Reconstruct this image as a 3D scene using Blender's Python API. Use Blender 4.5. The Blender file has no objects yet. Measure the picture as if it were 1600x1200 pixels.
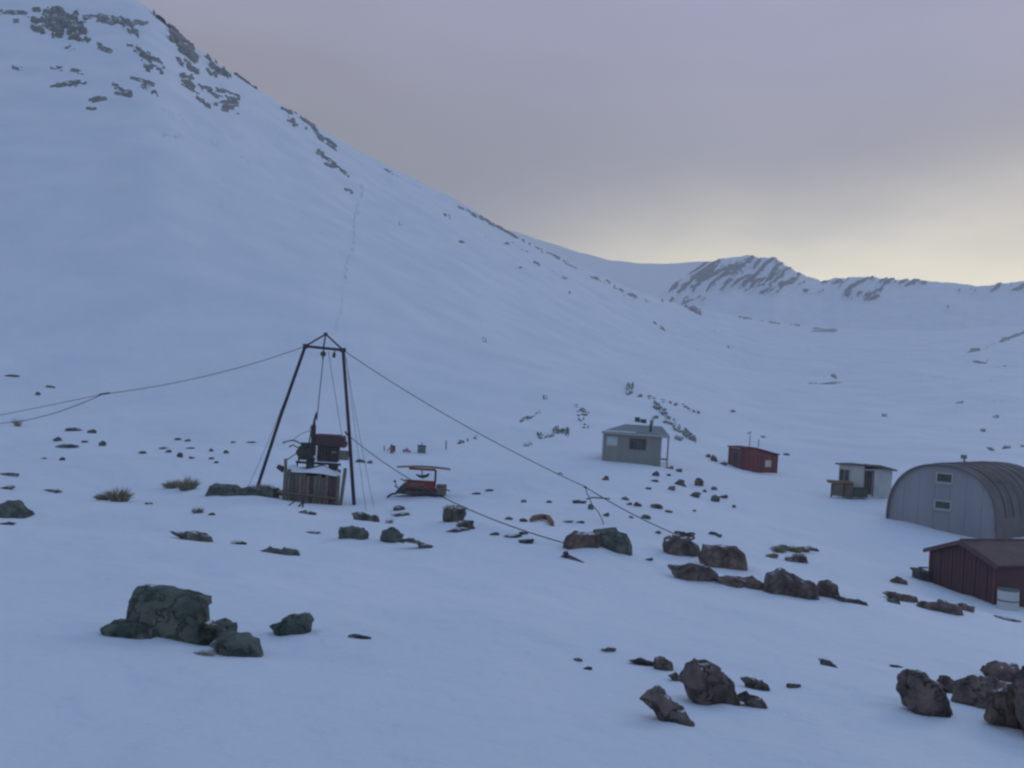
import bpy, bmesh, math, random
import numpy as np
from mathutils import Vector, Matrix, noise as mn

random.seed(7)
S = bpy.context.scene
COL = S.collection
R = math.radians

# ------------------------------------------------------------------ camera
F = 1640.0                                    # focal length in photo pixels (1600 wide)
cam_d = bpy.data.cameras.new('camera'); cam = bpy.data.objects.new('camera', cam_d); COL.objects.link(cam)
cam_d.lens = 36.0 * F / 1600.0; cam_d.sensor_width = 36.0
cam_d.clip_start = 0.1; cam_d.clip_end = 9000
HAZE = 0.00052; ROLL = R(3.5)              # the photographer held the camera 3.5 degrees off level
UP = Vector((math.sin(ROLL), 0, math.cos(ROLL))); TM = Matrix.Rotation(ROLL, 3, 'Y')   # true up before everything is levelled at the end
cam.location = (0, 0, 0); cam.rotation_euler = (R(90), 0, 0)
S.camera = cam

# ------------------------------------------------------------------ sky
SUN_EL, SUN_AZ = R(7), R(36)                  # behind the clouds over the right-hand range
w = bpy.data.worlds.new('World'); S.world = w; w.use_nodes = True
nt = w.node_tree; N = nt.nodes; Lk = nt.links; N.clear()
def nd(t, **k):
    n = N.new(t)
    for a, b in k.items(): setattr(n, a, b)
    return n
def mathn(op, a, b=None, c=None, clamp=False):
    n = nd('ShaderNodeMath', operation=op, use_clamp=clamp)
    for i, v in enumerate((a, b, c)):
        if v is None: continue
        if isinstance(v, (int, float)): n.inputs[i].default_value = v
        else: Lk.new(v, n.inputs[i])
    return n.outputs[0]
out = nd('ShaderNodeOutputWorld'); bg = nd('ShaderNodeBackground'); Lk.new(bg.outputs[0], out.inputs[0])
tc = nd('ShaderNodeTexCoord'); sep = nd('ShaderNodeSeparateXYZ'); Lk.new(tc.outputs['Generated'], sep.inputs[0])
mp = nd('ShaderNodeMapping'); mp.inputs['Scale'].default_value = (1.1, 1.1, 3.6); Lk.new(tc.outputs['Generated'], mp.inputs[0])
nz = nd('ShaderNodeTexNoise'); nz.inputs['Scale'].default_value = 2.1; nz.inputs['Detail'].default_value = 5; nz.inputs['Roughness'].default_value = .5
Lk.new(mp.outputs[0], nz.inputs['Vector'])
zz = mathn('ADD', sep.outputs['Z'], mathn('MULTIPLY', mathn('SUBTRACT', nz.outputs['Fac'], .5), .14))
ramp = nd('ShaderNodeValToRGB'); Lk.new(zz, ramp.inputs[0])
cr = ramp.color_ramp; cr.interpolation = 'EASE'
stops = [(0.0, (.27, .26, .26)), (.10, (.25, .235, .23)), (.20, (.245, .23, .245)), (.34, (.255, .245, .335)), (.55, (.175, .24, .375)), (1.0, (.125, .225, .385))]
while len(cr.elements) < len(stops): cr.elements.new(.5)
for e, (p, c) in zip(cr.elements, stops): e.position = p; e.color = (*c, 1)
# warm brighter gap of cloud low over the right-hand mountains (where the sun is setting)
dv = nd('ShaderNodeVectorMath', operation='DOT_PRODUCT')
Lk.new(tc.outputs['Generated'], dv.inputs[0]); dv.inputs[1].default_value = (math.sin(R(24)), math.cos(R(24)), 0.0)
mr = nd('ShaderNodeMapRange', interpolation_type='SMOOTHSTEP'); Lk.new(dv.outputs['Value'], mr.inputs[0])
mr.inputs[1].default_value = .85; mr.inputs[2].default_value = 1.0
low = mathn('POWER', 2.718, mathn('MULTIPLY', mathn('POWER', mathn('DIVIDE', mathn('MAXIMUM', mathn('SUBTRACT', zz, .09), 0.0), .085), 2.0), -1.0))
glow = mathn('MULTIPLY', mr.outputs[0], low)
gm = nd('ShaderNodeMix', data_type='RGBA', blend_type='MIX'); Lk.new(glow, gm.inputs['Factor'])
Lk.new(ramp.outputs[0], gm.inputs['A']); gm.inputs['B'].default_value = (1.35, 1.20, .80, 1)
lm = nd('ShaderNodeMapRange', interpolation_type='SMOOTHSTEP'); Lk.new(sep.outputs['X'], lm.inputs[0]); lm.inputs[1].default_value = .30; lm.inputs[2].default_value = -.25
hm_ = nd('ShaderNodeMapRange', interpolation_type='SMOOTHSTEP'); Lk.new(sep.outputs['Z'], hm_.inputs[0]); hm_.inputs[1].default_value = .45; hm_.inputs[2].default_value = .20
lmul = mathn('MULTIPLY', lm.outputs[0], hm_.outputs[0])
wm_ = nd('ShaderNodeMix', data_type='RGBA', blend_type='MULTIPLY'); Lk.new(lmul, wm_.inputs['Factor']); Lk.new(gm.outputs['Result'], wm_.inputs['A']); wm_.inputs['B'].default_value = (.80, .76, .71, 1)
gm = wm_
# soft darker and paler cloud masses
mp2 = nd('ShaderNodeMapping'); mp2.inputs['Scale'].default_value = (1.8, 1.8, 6.5); mp2.inputs['Location'].default_value = (3.1, .4, 1.7); Lk.new(tc.outputs['Generated'], mp2.inputs[0])
nz2 = nd('ShaderNodeTexNoise'); nz2.inputs['Scale'].default_value = 1.5; nz2.inputs['Detail'].default_value = 6; Lk.new(mp2.outputs[0], nz2.inputs['Vector'])
cl = nd('ShaderNodeMapRange'); Lk.new(nz2.outputs['Fac'], cl.inputs[0]); cl.inputs[1].default_value = .3; cl.inputs[2].default_value = .7
cl.inputs[3].default_value = .91; cl.inputs[4].default_value = 1.09
cm = nd('ShaderNodeVectorMath', operation='SCALE'); Lk.new(gm.outputs['Result'], cm.inputs[0]); Lk.new(cl.outputs[0], cm.inputs['Scale'])
sky = nd('ShaderNodeTexSky', sky_type='NISHITA'); sky.sun_disc = False; sky.sun_elevation = SUN_EL; sky.sun_rotation = SUN_AZ
sky.air_density = 1.2; sky.dust_density = 2.0; sky.ozone_density = 2.0
sk = nd('ShaderNodeVectorMath', operation='SCALE'); Lk.new(sky.outputs[0], sk.inputs[0]); sk.inputs['Scale'].default_value = .05
mx = nd('ShaderNodeMix', data_type='RGBA'); mx.inputs['Factor'].default_value = .08      # a little clear sky through the overcast
Lk.new(cm.outputs[0], mx.inputs['A']); Lk.new(sk.outputs[0], mx.inputs['B'])
Lk.new(mx.outputs['Result'], bg.inputs['Color']); bg.inputs['Strength'].default_value = 1.0

sl = bpy.data.lights.new('sun', 'SUN'); so = bpy.data.objects.new('sun', sl); COL.objects.link(so)
sl.energy = .28; sl.angle = R(24); sl.color = (1, .93, .84)
sd = Vector((math.sin(SUN_AZ) * math.cos(R(18)), math.cos(SUN_AZ) * math.cos(R(18)), math.sin(R(18))))
so.rotation_euler = sd.to_track_quat('Z', 'Y').to_euler()
S.view_settings.view_transform = 'Standard'; S.view_settings.look = 'None'
S.view_settings.exposure = 0.78; S.view_settings.gamma = 1.0; S.view_settings.use_curve_mapping = False
S.render.engine = 'CYCLES'; S.cycles.use_denoising = True
S.cycles.filter_width = 2.4; S.cycles.max_bounces = 6; S.cycles.volume_bounces = 1

# ------------------------------------------------------------------ materials
def mat(name, base, base2=None, scale=4.0, rough=.8, bump=0.0, bscale=None, metal=0.0, snow=0.0, snow_noise=3.0, detail=6, stretch=None, emit=None):
    m = bpy.data.materials.new(name); m.use_nodes = True
    t = m.node_tree; n = t.nodes; l = t.links; b = n['Principled BSDF']
    b.inputs['Roughness'].default_value = rough; b.inputs['Metallic'].default_value = metal
    b.inputs['Specular IOR Level'].default_value = .25
    g = n.new('ShaderNodeNewGeometry'); vec = g.outputs['Position']
    if stretch:
        mpn = n.new('ShaderNodeMapping'); mpn.inputs['Scale'].default_value = stretch; l.new(vec, mpn.inputs[0]); vec = mpn.outputs[0]
    a = n.new('ShaderNodeTexNoise'); a.inputs['Scale'].default_value = scale; a.inputs['Detail'].default_value = detail; l.new(vec, a.inputs['Vector'])
    r = n.new('ShaderNodeMapRange'); r.inputs[1].default_value = .35; r.inputs[2].default_value = .65; l.new(a.outputs['Fac'], r.inputs[0])
    mixn = n.new('ShaderNodeMix'); mixn.data_type = 'RGBA'; l.new(r.outputs[0], mixn.inputs['Factor'])
    mixn.inputs['A'].default_value = (*base, 1); mixn.inputs['B'].default_value = (*(base2 or base), 1)
    col = mixn.outputs['Result']
    if snow:
        s = n.new('ShaderNodeSeparateXYZ'); l.new(g.outputs['Normal'], s.inputs[0])
        q = n.new('ShaderNodeTexNoise'); q.inputs['Scale'].default_value = snow_noise; q.inputs['Detail'].default_value = 4; l.new(g.outputs['Position'], q.inputs['Vector'])
        ad = n.new('ShaderNodeMath'); ad.operation = 'MULTIPLY_ADD'; l.new(q.outputs['Fac'], ad.inputs[0]); ad.inputs[1].default_value = 1.6; l.new(s.outputs['Z'], ad.inputs[2])
        rr = n.new('ShaderNodeMapRange'); rr.interpolation_type = 'SMOOTHSTEP'; l.new(ad.outputs[0], rr.inputs[0])
        rr.inputs[1].default_value = 1.95 - snow; rr.inputs[2].default_value = 2.1 - snow
        m2 = n.new('ShaderNodeMix'); m2.data_type = 'RGBA'; l.new(rr.outputs[0], m2.inputs['Factor']); l.new(col, m2.inputs['A']); m2.inputs['B'].default_value = (.74, .79, .86, 1)
        col = m2.outputs['Result']
    l.new(col, b.inputs['Base Color'])
    if bump:
        c = n.new('ShaderNodeTexNoise'); c.inputs['Scale'].default_value = bscale or scale * 3; c.inputs['Detail'].default_value = 8; l.new(vec, c.inputs['Vector'])
        bp = n.new('ShaderNodeBump'); bp.inputs['Strength'].default_value = .85; bp.inputs['Distance'].default_value = bump; c.inputs['Roughness'].default_value = .62
        l.new(c.outputs['Fac'], bp.inputs['Height']); l.new(bp.outputs[0], b.inputs['Normal'])
        if name in ('dark_rock', 'bare_rock', 'warm_grey_rock', 'brown_rock'):
            vo = n.new('ShaderNodeTexVoronoi'); vo.feature = 'DISTANCE_TO_EDGE'; vo.inputs['Scale'].default_value = 2.6
            wv = n.new('ShaderNodeVectorMath'); wv.operation = 'MULTIPLY_ADD'; l.new(c.outputs['Color'], wv.inputs[0]); wv.inputs[1].default_value = (.5, .5, .5); l.new(vec, wv.inputs[2]); l.new(wv.outputs[0], vo.inputs['Vector'])
            cr_ = n.new('ShaderNodeMapRange'); cr_.inputs[2].default_value = .07; l.new(vo.outputs['Distance'], cr_.inputs[0])
            b2 = n.new('ShaderNodeBump'); b2.inputs['Strength'].default_value = 1.0; b2.inputs['Distance'].default_value = bump * .18
            l.new(cr_.outputs[0], b2.inputs['Height']); l.new(bp.outputs[0], b2.inputs['Normal']); l.new(b2.outputs[0], b.inputs['Normal'])
    return m

def snow_mat(name, rock_attr=False):
    m = bpy.data.materials.new(name); m.use_nodes = True
    t = m.node_tree; n = t.nodes; l = t.links; b = n['Principled BSDF']
    b.inputs['Roughness'].default_value = .75; b.inputs['Specular IOR Level'].default_value = .15
    g = n.new('ShaderNodeNewGeometry')
    a = n.new('ShaderNodeTexNoise'); a.inputs['Scale'].default_value = .09; a.inputs['Detail'].default_value = 7; l.new(g.outputs['Position'], a.inputs['Vector'])
    r = n.new('ShaderNodeMapRange'); r.inputs[1].default_value = .3; r.inputs[2].default_value = .7; l.new(a.outputs['Fac'], r.inputs[0])
    mixn = n.new('ShaderNodeMix'); mixn.data_type = 'RGBA'; l.new(r.outputs[0], mixn.inputs['Factor'])
    mixn.inputs['A'].default_value = (.70, .745, .82, 1); mixn.inputs['B'].default_value = (.80, .82, .88, 1)
    col = mixn.outputs['Result']
    if rock_attr:
        at = n.new('ShaderNodeAttribute'); at.attribute_name = 'rock'
        q = n.new('ShaderNodeTexNoise'); q.inputs['Scale'].default_value = .09; q.inputs['Detail'].default_value = 8; q.inputs['Roughness'].default_value = .7; l.new(g.outputs['Position'], q.inputs['Vector'])
        ad = n.new('ShaderNodeMath'); ad.operation = 'MULTIPLY_ADD'; l.new(q.outputs['Fac'], ad.inputs[0]); ad.inputs[1].default_value = .9; l.new(at.outputs['Fac'], ad.inputs[2])
        rr = n.new('ShaderNodeMapRange'); rr.interpolation_type = 'SMOOTHSTEP'; l.new(ad.outputs[0], rr.inputs[0]); rr.inputs[1].default_value = .85; rr.inputs[2].default_value = 1.15
        m2 = n.new('ShaderNodeMix'); m2.data_type = 'RGBA'; l.new(rr.outputs[0], m2.inputs['Factor']); l.new(col, m2.inputs['A']); m2.inputs['B'].default_value = (.095, .09, .10, 1)
        col = m2.outputs['Result']
    l.new(col, b.inputs['Base Color'])
    prev = None
    for sc, dist in ((.12, .28), (.6, .30), (2.4, .08), (9.0, .02)):
        c = n.new('ShaderNodeTexNoise'); c.inputs['Scale'].default_value = sc; c.inputs['Detail'].default_value = 6; l.new(g.outputs['Position'], c.inputs['Vector'])
        bp = n.new('ShaderNodeBump'); bp.inputs['Strength'].default_value = .5; bp.inputs['Distance'].default_value = dist
        l.new(c.outputs['Fac'], bp.inputs['Height'])
        if prev: l.new(prev, bp.inputs['Normal'])
        prev = bp.outputs[0]
    l.new(prev, b.inputs['Normal'])
    return m

M = {
 'snow': snow_mat('snow'), 'mountain': snow_mat('mountain_snow', True),
 'rock': mat('dark_rock', (.065, .075, .06), (.19, .17, .14), 3.2, .95, .10, 7, snow=.2, snow_noise=3.2),
 'rock_clean': mat('bare_rock', (.065, .09, .078), (.17, .185, .15), 3.2, .95, .09, 7, snow=.02, snow_noise=3),
 'rock_warm': mat('warm_grey_rock', (.08, .066, .06), (.24, .19, .165), 3.2, .95, .10, 7, snow=.17, snow_noise=3.2),
 'rock_brown': mat('brown_rock', (.085, .064, .056), (.26, .19, .16), 3, .95, .09, 7, snow=.14, snow_noise=3),
 'outcrop': mat('outcrop_rock', (.10, .115, .11), (.22, .215, .20), .35, .9, .3, 1.2, snow=.17, snow_noise=.7),
 'outcrop_faint': mat('half_buried_rock', (.50, .54, .59), (.60, .64, .70), .5, .9, .2, 1.2, snow=.75, snow_noise=.8),
 'grass': mat('dry_tussock_grass', (.36, .32, .22), (.24, .21, .15), 5, .9),
 'steel': mat('rusty_steel', (.045, .04, .05), (.065, .048, .055), 3, .6, .01),
 'dark': mat('dark_machine_metal', (.035, .045, .05), (.07, .07, .065), 5, .6, .01),
 'darkgreen': mat('green_grey_metal', (.06, .085, .07), (.10, .11, .08), 5, .6, .01),
 'rustred': mat('weathered_red_paint', (.075, .045, .05), (.08, .05, .05), 4, .6, .01),
 'red': mat('bright_red_paint', (.36, .07, .055), (.24, .06, .05), 4, .5, .005),
 'wood': mat('grey_weathered_wood', (.22, .20, .16), (.12, .12, .10), 3, .9, .01, stretch=(8, 8, 1)),
 'wood_dark': mat('dark_stained_wood', (.07, .05, .05), (.13, .09, .08), 3, .9, .01, stretch=(8, 8, 1)),
 'wood_mid': mat('brown_weathered_wood', (.13, .085, .07), (.19, .15, .12), 3, .9, .01, stretch=(8, 8, 1)),
 'plank_tan': mat('tan_plank', (.32, .19, .11), (.22, .14, .09), 4, .9, .01),
 'rope': mat('dark_cable', (.05, .05, .055), (.08, .07, .07), 20, .8),
 'hut_grey': mat('grey_hut_siding', (.22, .245, .235), (.27, .28, .26), 1.2, .7, .01, 14, stretch=(4, 4, .15)),
 'hut_roof': mat('grey_hut_roof', (.20, .22, .235), (.26, .28, .28), 1.0, .6, .01, 10),
 'hut_red': mat('red_hut_siding', (.23, .06, .065), (.15, .052, .057), 1.5, .7, .02, 12, stretch=(4, 4, .2)),
 'hut_redroof': mat('red_hut_roof', (.16, .05, .06), (.12, .06, .07), 1.5, .7),
 'white': mat('white_hut_siding', (.50, .53, .52), (.60, .61, .58), 1.5, .7, .01, 12),
 'shed_red': mat('dark_red_boards', (.13, .06, .06), (.085, .055, .055), 2.0, .8, .02, 10, stretch=(5, 5, .3)),
 'shed_roof': mat('shed_roof_felt', (.11, .072, .075), (.16, .10, .10), 1.5, .8, .02, 6),
 'shed_trim': mat('red_corner_trim', (.19, .07, .065), (.13, .06, .055), 3, .7),
 'quonset': mat('galvanised_sheet', (.25, .26, .285), (.31, .31, .33), .6, .55, .02, 5, metal=.0, stretch=(1, 1, .35)),
 'quonset_roof': mat('galvanised_roof_sheet', (.125, .11, .115), (.18, .155, .155), .8, .6, .02, 5),
 'rust': mat('rust_patch', (.085, .068, .055), (.13, .11, .095), 2.5, .9),
 'glass_pale': mat('pale_window_glass', (.42, .50, .52), (.52, .60, .60), 3, .25),
 'glass_dark': mat('dark_window_glass', (.05, .06, .07), (.09, .09, .10), 3, .2),
 'frame': mat('pale_window_frame', (.42, .42, .40), None, 3, .7),
 'yellow': mat('yellowed_glass', (.62, .62, .42), (.50, .50, .38), 4, .4),
 'pink': mat('faded_pink_cloth', (.42, .22, .26), (.35, .20, .24), 5, .8),
 'plasticgrey': mat('grey_box_paint', (.16, .19, .19), (.12, .15, .15), 5, .7),
}

# ------------------------------------------------------------------ helpers
def tag(o, label=None, cat=None, group=None, kind=None):
    if label: o['label'] = label
    if cat: o['category'] = cat
    if group: o['group'] = group
    if kind: o['kind'] = kind
    return o
def mesh_obj(name, verts, faces, m, parent=None, org=(0, 0, 0), smooth=False):
    me = bpy.data.meshes.new(name)
    ox, oy, oz = org
    me.from_pydata([(v[0] - ox, v[1] - oy, v[2] - oz) for v in verts], [], faces); me.update()
    me.materials.append(M[m] if isinstance(m, str) else m)
    if smooth: me.polygons.foreach_set('use_smooth', [True] * len(me.polygons))
    o = bpy.data.objects.new(name, me); COL.objects.link(o)
    if parent: o.parent = parent
    else: o.location = org
    return o
class Thing:
    """an Empty at the thing's base; parts are given in world coordinates"""
    def __init__(s, name, label, cat, org, group=None):
        s.org = tuple(org); s.e = bpy.data.objects.new(name, None); COL.objects.link(s.e); s.e.location = s.org
        s.e.empty_display_size = .3
        tag(s.e, label, cat, group)
    def part(s, name, vf, m, parent=None, smooth=False):
        return mesh_obj(name, vf[0], vf[1], m, parent or s.e, s.org, smooth)
def join(*vfs):
    V, Fs = [], []
    for v, f in vfs:
        k = len(V); V += list(v); Fs += [tuple(i + k for i in q) for q in f]
    return V, Fs
def box(c, size, rot=None):
    x, y, z = size[0] / 2, size[1] / 2, size[2] / 2
    vs = [Vector(p) for p in ((-x, -y, -z), (x, -y, -z), (x, y, -z), (-x, y, -z), (-x, -y, z), (x, -y, z), (x, y, z), (-x, y, z))]
    if rot is not None: vs = [rot @ v for v in vs]
    c = Vector(c)
    return [tuple(v + c) for v in vs], [(0, 3, 2, 1), (4, 5, 6, 7), (0, 1, 5, 4), (1, 2, 6, 5), (2, 3, 7, 6), (3, 0, 4, 7)]
def beam(a, b, wd, ht=None, up=(0, 0, 1)):
    a, b = Vector(a), Vector(b); d = b - a; L = d.length; d.normalize()
    s = d.cross(Vector(up))
    if s.length < 1e-3: s = d.cross(Vector((0, 1, 0)))
    s.normalize(); u = s.cross(d); rot = Matrix((s, u, d)).transposed()
    return box((a + b) / 2, (wd, ht or wd, L), rot)
def tube(pts, r, n=8):
    pts = [Vector(p) for p in pts]; V, Fs = [], []
    for i, p in enumerate(pts):
        d = (pts[min(i + 1, len(pts) - 1)] - pts[max(i - 1, 0)]).normalized()
        s = d.cross(Vector((0, 0, 1)))
        if s.length < 1e-3: s = d.cross(Vector((0, 1, 0)))
        s.normalize(); u = s.cross(d)
        rr = r[i] if isinstance(r, (list, tuple)) else r
        for k in range(n):
            a = 2 * math.pi * k / n; V.append(tuple(p + s * math.cos(a) * rr + u * math.sin(a) * rr))
        if i:
            for k in range(n):
                Fs.append(((i - 1) * n + k, (i - 1) * n + (k + 1) % n, i * n + (k + 1) % n, i * n + k))
    Fs.append(tuple(range(n - 1, -1, -1))); k = (len(pts) - 1) * n; Fs.append(tuple(range(k, k + n)))
    return V, Fs
def bevel(o, wd=.02, seg=2):
    m = o.modifiers.new('bevel', 'BEVEL'); m.width = wd; m.segments = seg; m.limit_method = 'ANGLE'; return o
def P(px, py, d): return Vector(((px - 800) / F * d, d, (600 - py) / F * d))

# ------------------------------------------------------------------ numpy noise
def _hash(ix, iy, seed):
    h = (ix.astype(np.int64) * 374761393 + iy.astype(np.int64) * 668265263 + seed * 1274126177) & 0xffffffff
    h = ((h ^ (h >> 13)) * 1274126177) & 0xffffffff
    return ((h ^ (h >> 16)) & 0xffff) / 65535.0
def vnoise(x, y, seed=0):
    x0 = np.floor(x); y0 = np.floor(y); fx = x - x0; fy = y - y0
    fx = fx * fx * (3 - 2 * fx); fy = fy * fy * (3 - 2 * fy)
    a = _hash(x0, y0, seed); b = _hash(x0 + 1, y0, seed); c = _hash(x0, y0 + 1, seed); d = _hash(x0 + 1, y0 + 1, seed)
    return (a * (1 - fx) + b * fx) * (1 - fy) + (c * (1 - fx) + d * fx) * fy - .5
def fbm(x, y, seed=0, octs=4, gain=.5):
    s = 0; a = 1.0
    for k in range(octs):
        s = s + a * vnoise(x * 2 ** k + 17.3 * k, y * 2 ** k - 9.1 * k, seed + k); a *= gain
    return s

# ------------------------------------------------------------------ terrain: one height field seen as (azimuth, distance)
NEAR_D = [.4, 3, 6, 14, 25, 42, 52, 65, 80, 100, 130]
#  px : near heights at NEAR_D (eye = 0), crest distance, crest py, ground rise power
COLS = {
 -900: ([-1.7, -1.8, -1.95, -2.4, -2.9, -3.3, -3.3, -2.8, -1.5, 1.5, 9.0], 520, -150),
 -300: ([-1.7, -1.9, -2.1, -2.7, -3.5, -4.2, -4.4, -4.3, -3.8, -1.5, 5.5], 520, -170),
    0: ([-1.7, -1.95, -2.24, -2.95, -3.8, -4.75, -4.95, -4.95, -4.6, -2.2, 5.0], 480, -130),
  150: ([-1.7, -1.96, -2.27, -3.0, -3.95, -4.95, -5.2, -5.15, -4.6, -2.6, 4.3], 430, -55),
  240: ([-1.7, -1.97, -2.28, -3.05, -4.0, -5.0, -5.3, -5.25, -4.6, -2.8, 4.0], 380, -2),
  300: ([-1.7, -1.97, -2.3, -3.1, -4.05, -5.1, -5.35, -5.3, -4.6, -2.9, 3.8], 385, 60),
  400: ([-1.7, -1.98, -2.35, -3.15, -4.1, -5.0, -5.1, -5.2, -4.6, -2.9, 3.6], 400, 130),
  500: ([-1.7, -2.0, -2.4, -3.2, -4.2, -5.25, -5.55, -5.4, -4.7, -2.8, 3.4], 430, 194),
  600: ([-1.7, -2.0, -2.4, -3.25, -4.25, -5.4, -5.8, -5.5, -4.9, -3.2, 2.0], 470, 253),
  700: ([-1.7, -2.0, -2.42, -3.28, -4.3, -5.45, -5.8, -5.6, -5.1, -3.7, .4], 520, 303),
  800: ([-1.7, -2.0, -2.45, -3.3, -4.35, -5.6, -5.85, -5.7, -5.3, -4.3, -1.0], 580, 358),
  900: ([-1.7, -2.0, -2.47, -3.4, -4.5, -5.8, -6.0, -5.9, -5.5, -4.9, -2.2], 650, 408),
 1000: ([-1.7, -2.02, -2.5, -3.5, -4.75, -6.15, -6.35, -6.2, -5.8, -5.4, -3.4], 730, 453),
 1090: ([-1.7, -2.04, -2.53, -3.6, -4.95, -6.7, -6.9, -6.8, -6.4, -6.2, -4.6], 800, 479),
 1180: ([-1.7, -2.06, -2.55, -3.7, -5.15, -7.2, -7.4, -7.35, -7.3, -8.1, -6.6], 830, 498),
 1300: ([-1.7, -2.1, -2.6, -3.8, -5.4, -7.6, -8.0, -8.05, -8.1, -8.5, -7.2], 850, 514),
 1400: ([-1.7, -2.12, -2.65, -3.9, -5.6, -8.25, -8.5, -8.6, -8.3, -8.5, -7.5], 850, 518),
 1500: ([-1.7, -2.15, -2.7, -4.0, -5.85, -8.85, -8.95, -9.1, -9.0, -8.9, -7.8], 850, 516),
 1600: ([-1.7, -2.18, -2.75, -4.1, -6.1, -9.35, -9.4, -9.6, -9.5, -9.2, -8.2], 850, 508),
 1900: ([-1.7, -2.2, -2.85, -4.5, -6.9, -10.0, -10.6, -11, -11, -10.5, -9], 850, 490),
 2600: ([-1.7, -2.3, -3.0, -5.0, -7.8, -11.6, -13.6, -15, -15.5, -14, -11], 850, 500),
}
CF = [(.07, .17), (.16, .34), (.3, .55), (.48, .74), (.68, .88), (.86, .965), (1.0, 1.0)]
ths, Rr, Zr = [], [], []
for px in sorted(COLS):
    near, dc, pc = COLS[px]; th = math.atan2(px - 800, F); ct = math.cos(th)
    ds = list(NEAR_D); zs = list(near); s0 = near[-1] / 130.0; sc = (600 - pc) / F
    # on the right the valley side is nearly straight in picture space, on the left the hill is concave
    for f, gfrac in CF:
        d = 130 + (dc - 130) * f; s = s0 + (sc - s0) * gfrac; ds.append(d); zs.append(s * d)
    zc = zs[-1]
    for a, b in ((1.05, 1.02), (1.25, .9), (1.8, .45), (2.4, .25)): ds.append(dc * a); zs.append(zc * b)
    ths.append(th); Rr.append([math.log(d / ct) for d in ds]); Zr.append(zs)
def side_col(deg, slope):
    ds = list(NEAR_D) + [130 + 400 * f for f, _ in CF] + [560, 660, 900, 1200]
    ths.append(R(deg)); Rr.append([math.log(d) for d in ds]); Zr.append([-1.7 + slope * min(d, 200) * (1 if slope < 0 else .8) for d in ds])
side_col(80, -.06); side_col(130, .0); side_col(180, .06)
for deg, sl_ in ((-80, .03), (-130, .07), (-180, .06)):
    side_col(deg, sl_)
order = np.argsort(ths); ths = np.array(ths)[order]; Rr = np.array(Rr)[order]; Zr = np.array(Zr)[order]
TH = np.concatenate([np.arange(-180, -40, 2.0), np.arange(-40, -31, .4), np.arange(-31, 31, .085), np.arange(31, 40, .4), np.arange(40, 180.1, 2.0)]) * math.pi / 180
NR = 620
LR = np.linspace(math.log(.6), math.log(1050), NR)
def smooth1(a, sig, axis):
    k = int(sig * 3) + 1; x = np.arange(-k, k + 1); g = np.exp(-x * x / (2 * sig * sig)); g /= g.sum()
    pad = [(0, 0), (0, 0)]; pad[axis] = (k, k); b = np.pad(a, pad, mode='edge')
    return np.apply_along_axis(lambda v: np.convolve(v, g, 'valid'), axis, b)
Rc = np.array([np.interp(TH, ths, Rr[:, k]) for k in range(Rr.shape[1])]).T
Zc = np.array([np.interp(TH, ths, Zr[:, k]) for k in range(Zr.shape[1])]).T
Zg = np.array([np.interp(LR, Rc[i], Zc[i]) for i in range(len(TH))])
Zg = smooth1(Zg, 5, 1)
inner = (TH > -.54) & (TH < .54)
Zg[inner] = smooth1(Zg[inner], 9, 0)
RR = np.exp(LR)[None, :]; X = RR * np.sin(TH)[:, None]; Y = RR * np.cos(TH)[:, None]
amp = np.clip(RR / 40, .12, 1)
Zg = Zg + fbm(X / 9, Y / 9, 3) * .55 * amp * np.clip((RR - 4) / 10, 0, 1) + fbm((X + .5 * Y) / 1.5, (Y - .5 * X) / 3.4, 11, 3) * .13 * np.clip((RR - 3) / 6, 0, 1) * np.clip(60 / RR, .3, 1)
hillm = np.clip((RR - 120) / 150, 0, 1)
Zg = Zg + fbm(X / 70, Y / 70, 21) * 3.6 * hillm + fbm(X / 18, Y / 18, 23) * .7 * hillm
DRIFTS = [(265, 985, 130), (365, 1015, 70), (460, 988, 70), (1110, 1100, 110), (1042, 1120, 80), (1445, 1105, 90), (1540, 1100, 110), (1620, 1140, 130), (932, 858, 110), (1065, 866, 60), (1130, 884, 70), (1240, 930, 90), (1110, 905, 90), (712, 815, 40), (552, 842, 50), (612, 847, 40), (1450, 945, 80), (25, 806, 60), (560, 806, 40), (1350, 780, 40)]
def ground(x, y):
    x = np.asarray(x, float); y = np.asarray(y, float); th = np.arctan2(x, y); lr = np.log(np.maximum(np.hypot(x, y), .61))
    i = np.clip(np.searchsorted(TH, th) - 1, 0, len(TH) - 2); fi = (th - TH[i]) / (TH[i + 1] - TH[i])
    q = (lr - LR[0]) / (LR[1] - LR[0]); j = np.clip(q.astype(int), 0, NR - 2); fj = np.clip(q - j, 0, 1)
    return (Zg[i, j] * (1 - fj) + Zg[i, j + 1] * fj) * (1 - fi) + (Zg[i + 1, j] * (1 - fj) + Zg[i + 1, j + 1] * fj) * fi
_D = np.exp(np.linspace(math.log(3), math.log(900), 3000))
def hit(px, py):
    """depth at which the ray through photo pixel (px, py) first meets the snow"""
    s = (600 - py) / F; z = ground(_D * (px - 800) / F, _D); k = np.nonzero(z >= s * _D)[0]
    if len(k) == 0:   # above the skyline: take the crest
        return float(_D[np.argmax(z / _D)])
    k = k[0]
    if k == 0: return 3.0
    a = z[k - 1] - s * _D[k - 1]; b = z[k] - s * _D[k]; f = a / (a - b)
    return float(_D[k - 1] * (1 - f) + _D[k] * f)
_dz = np.zeros_like(Zg)
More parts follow.
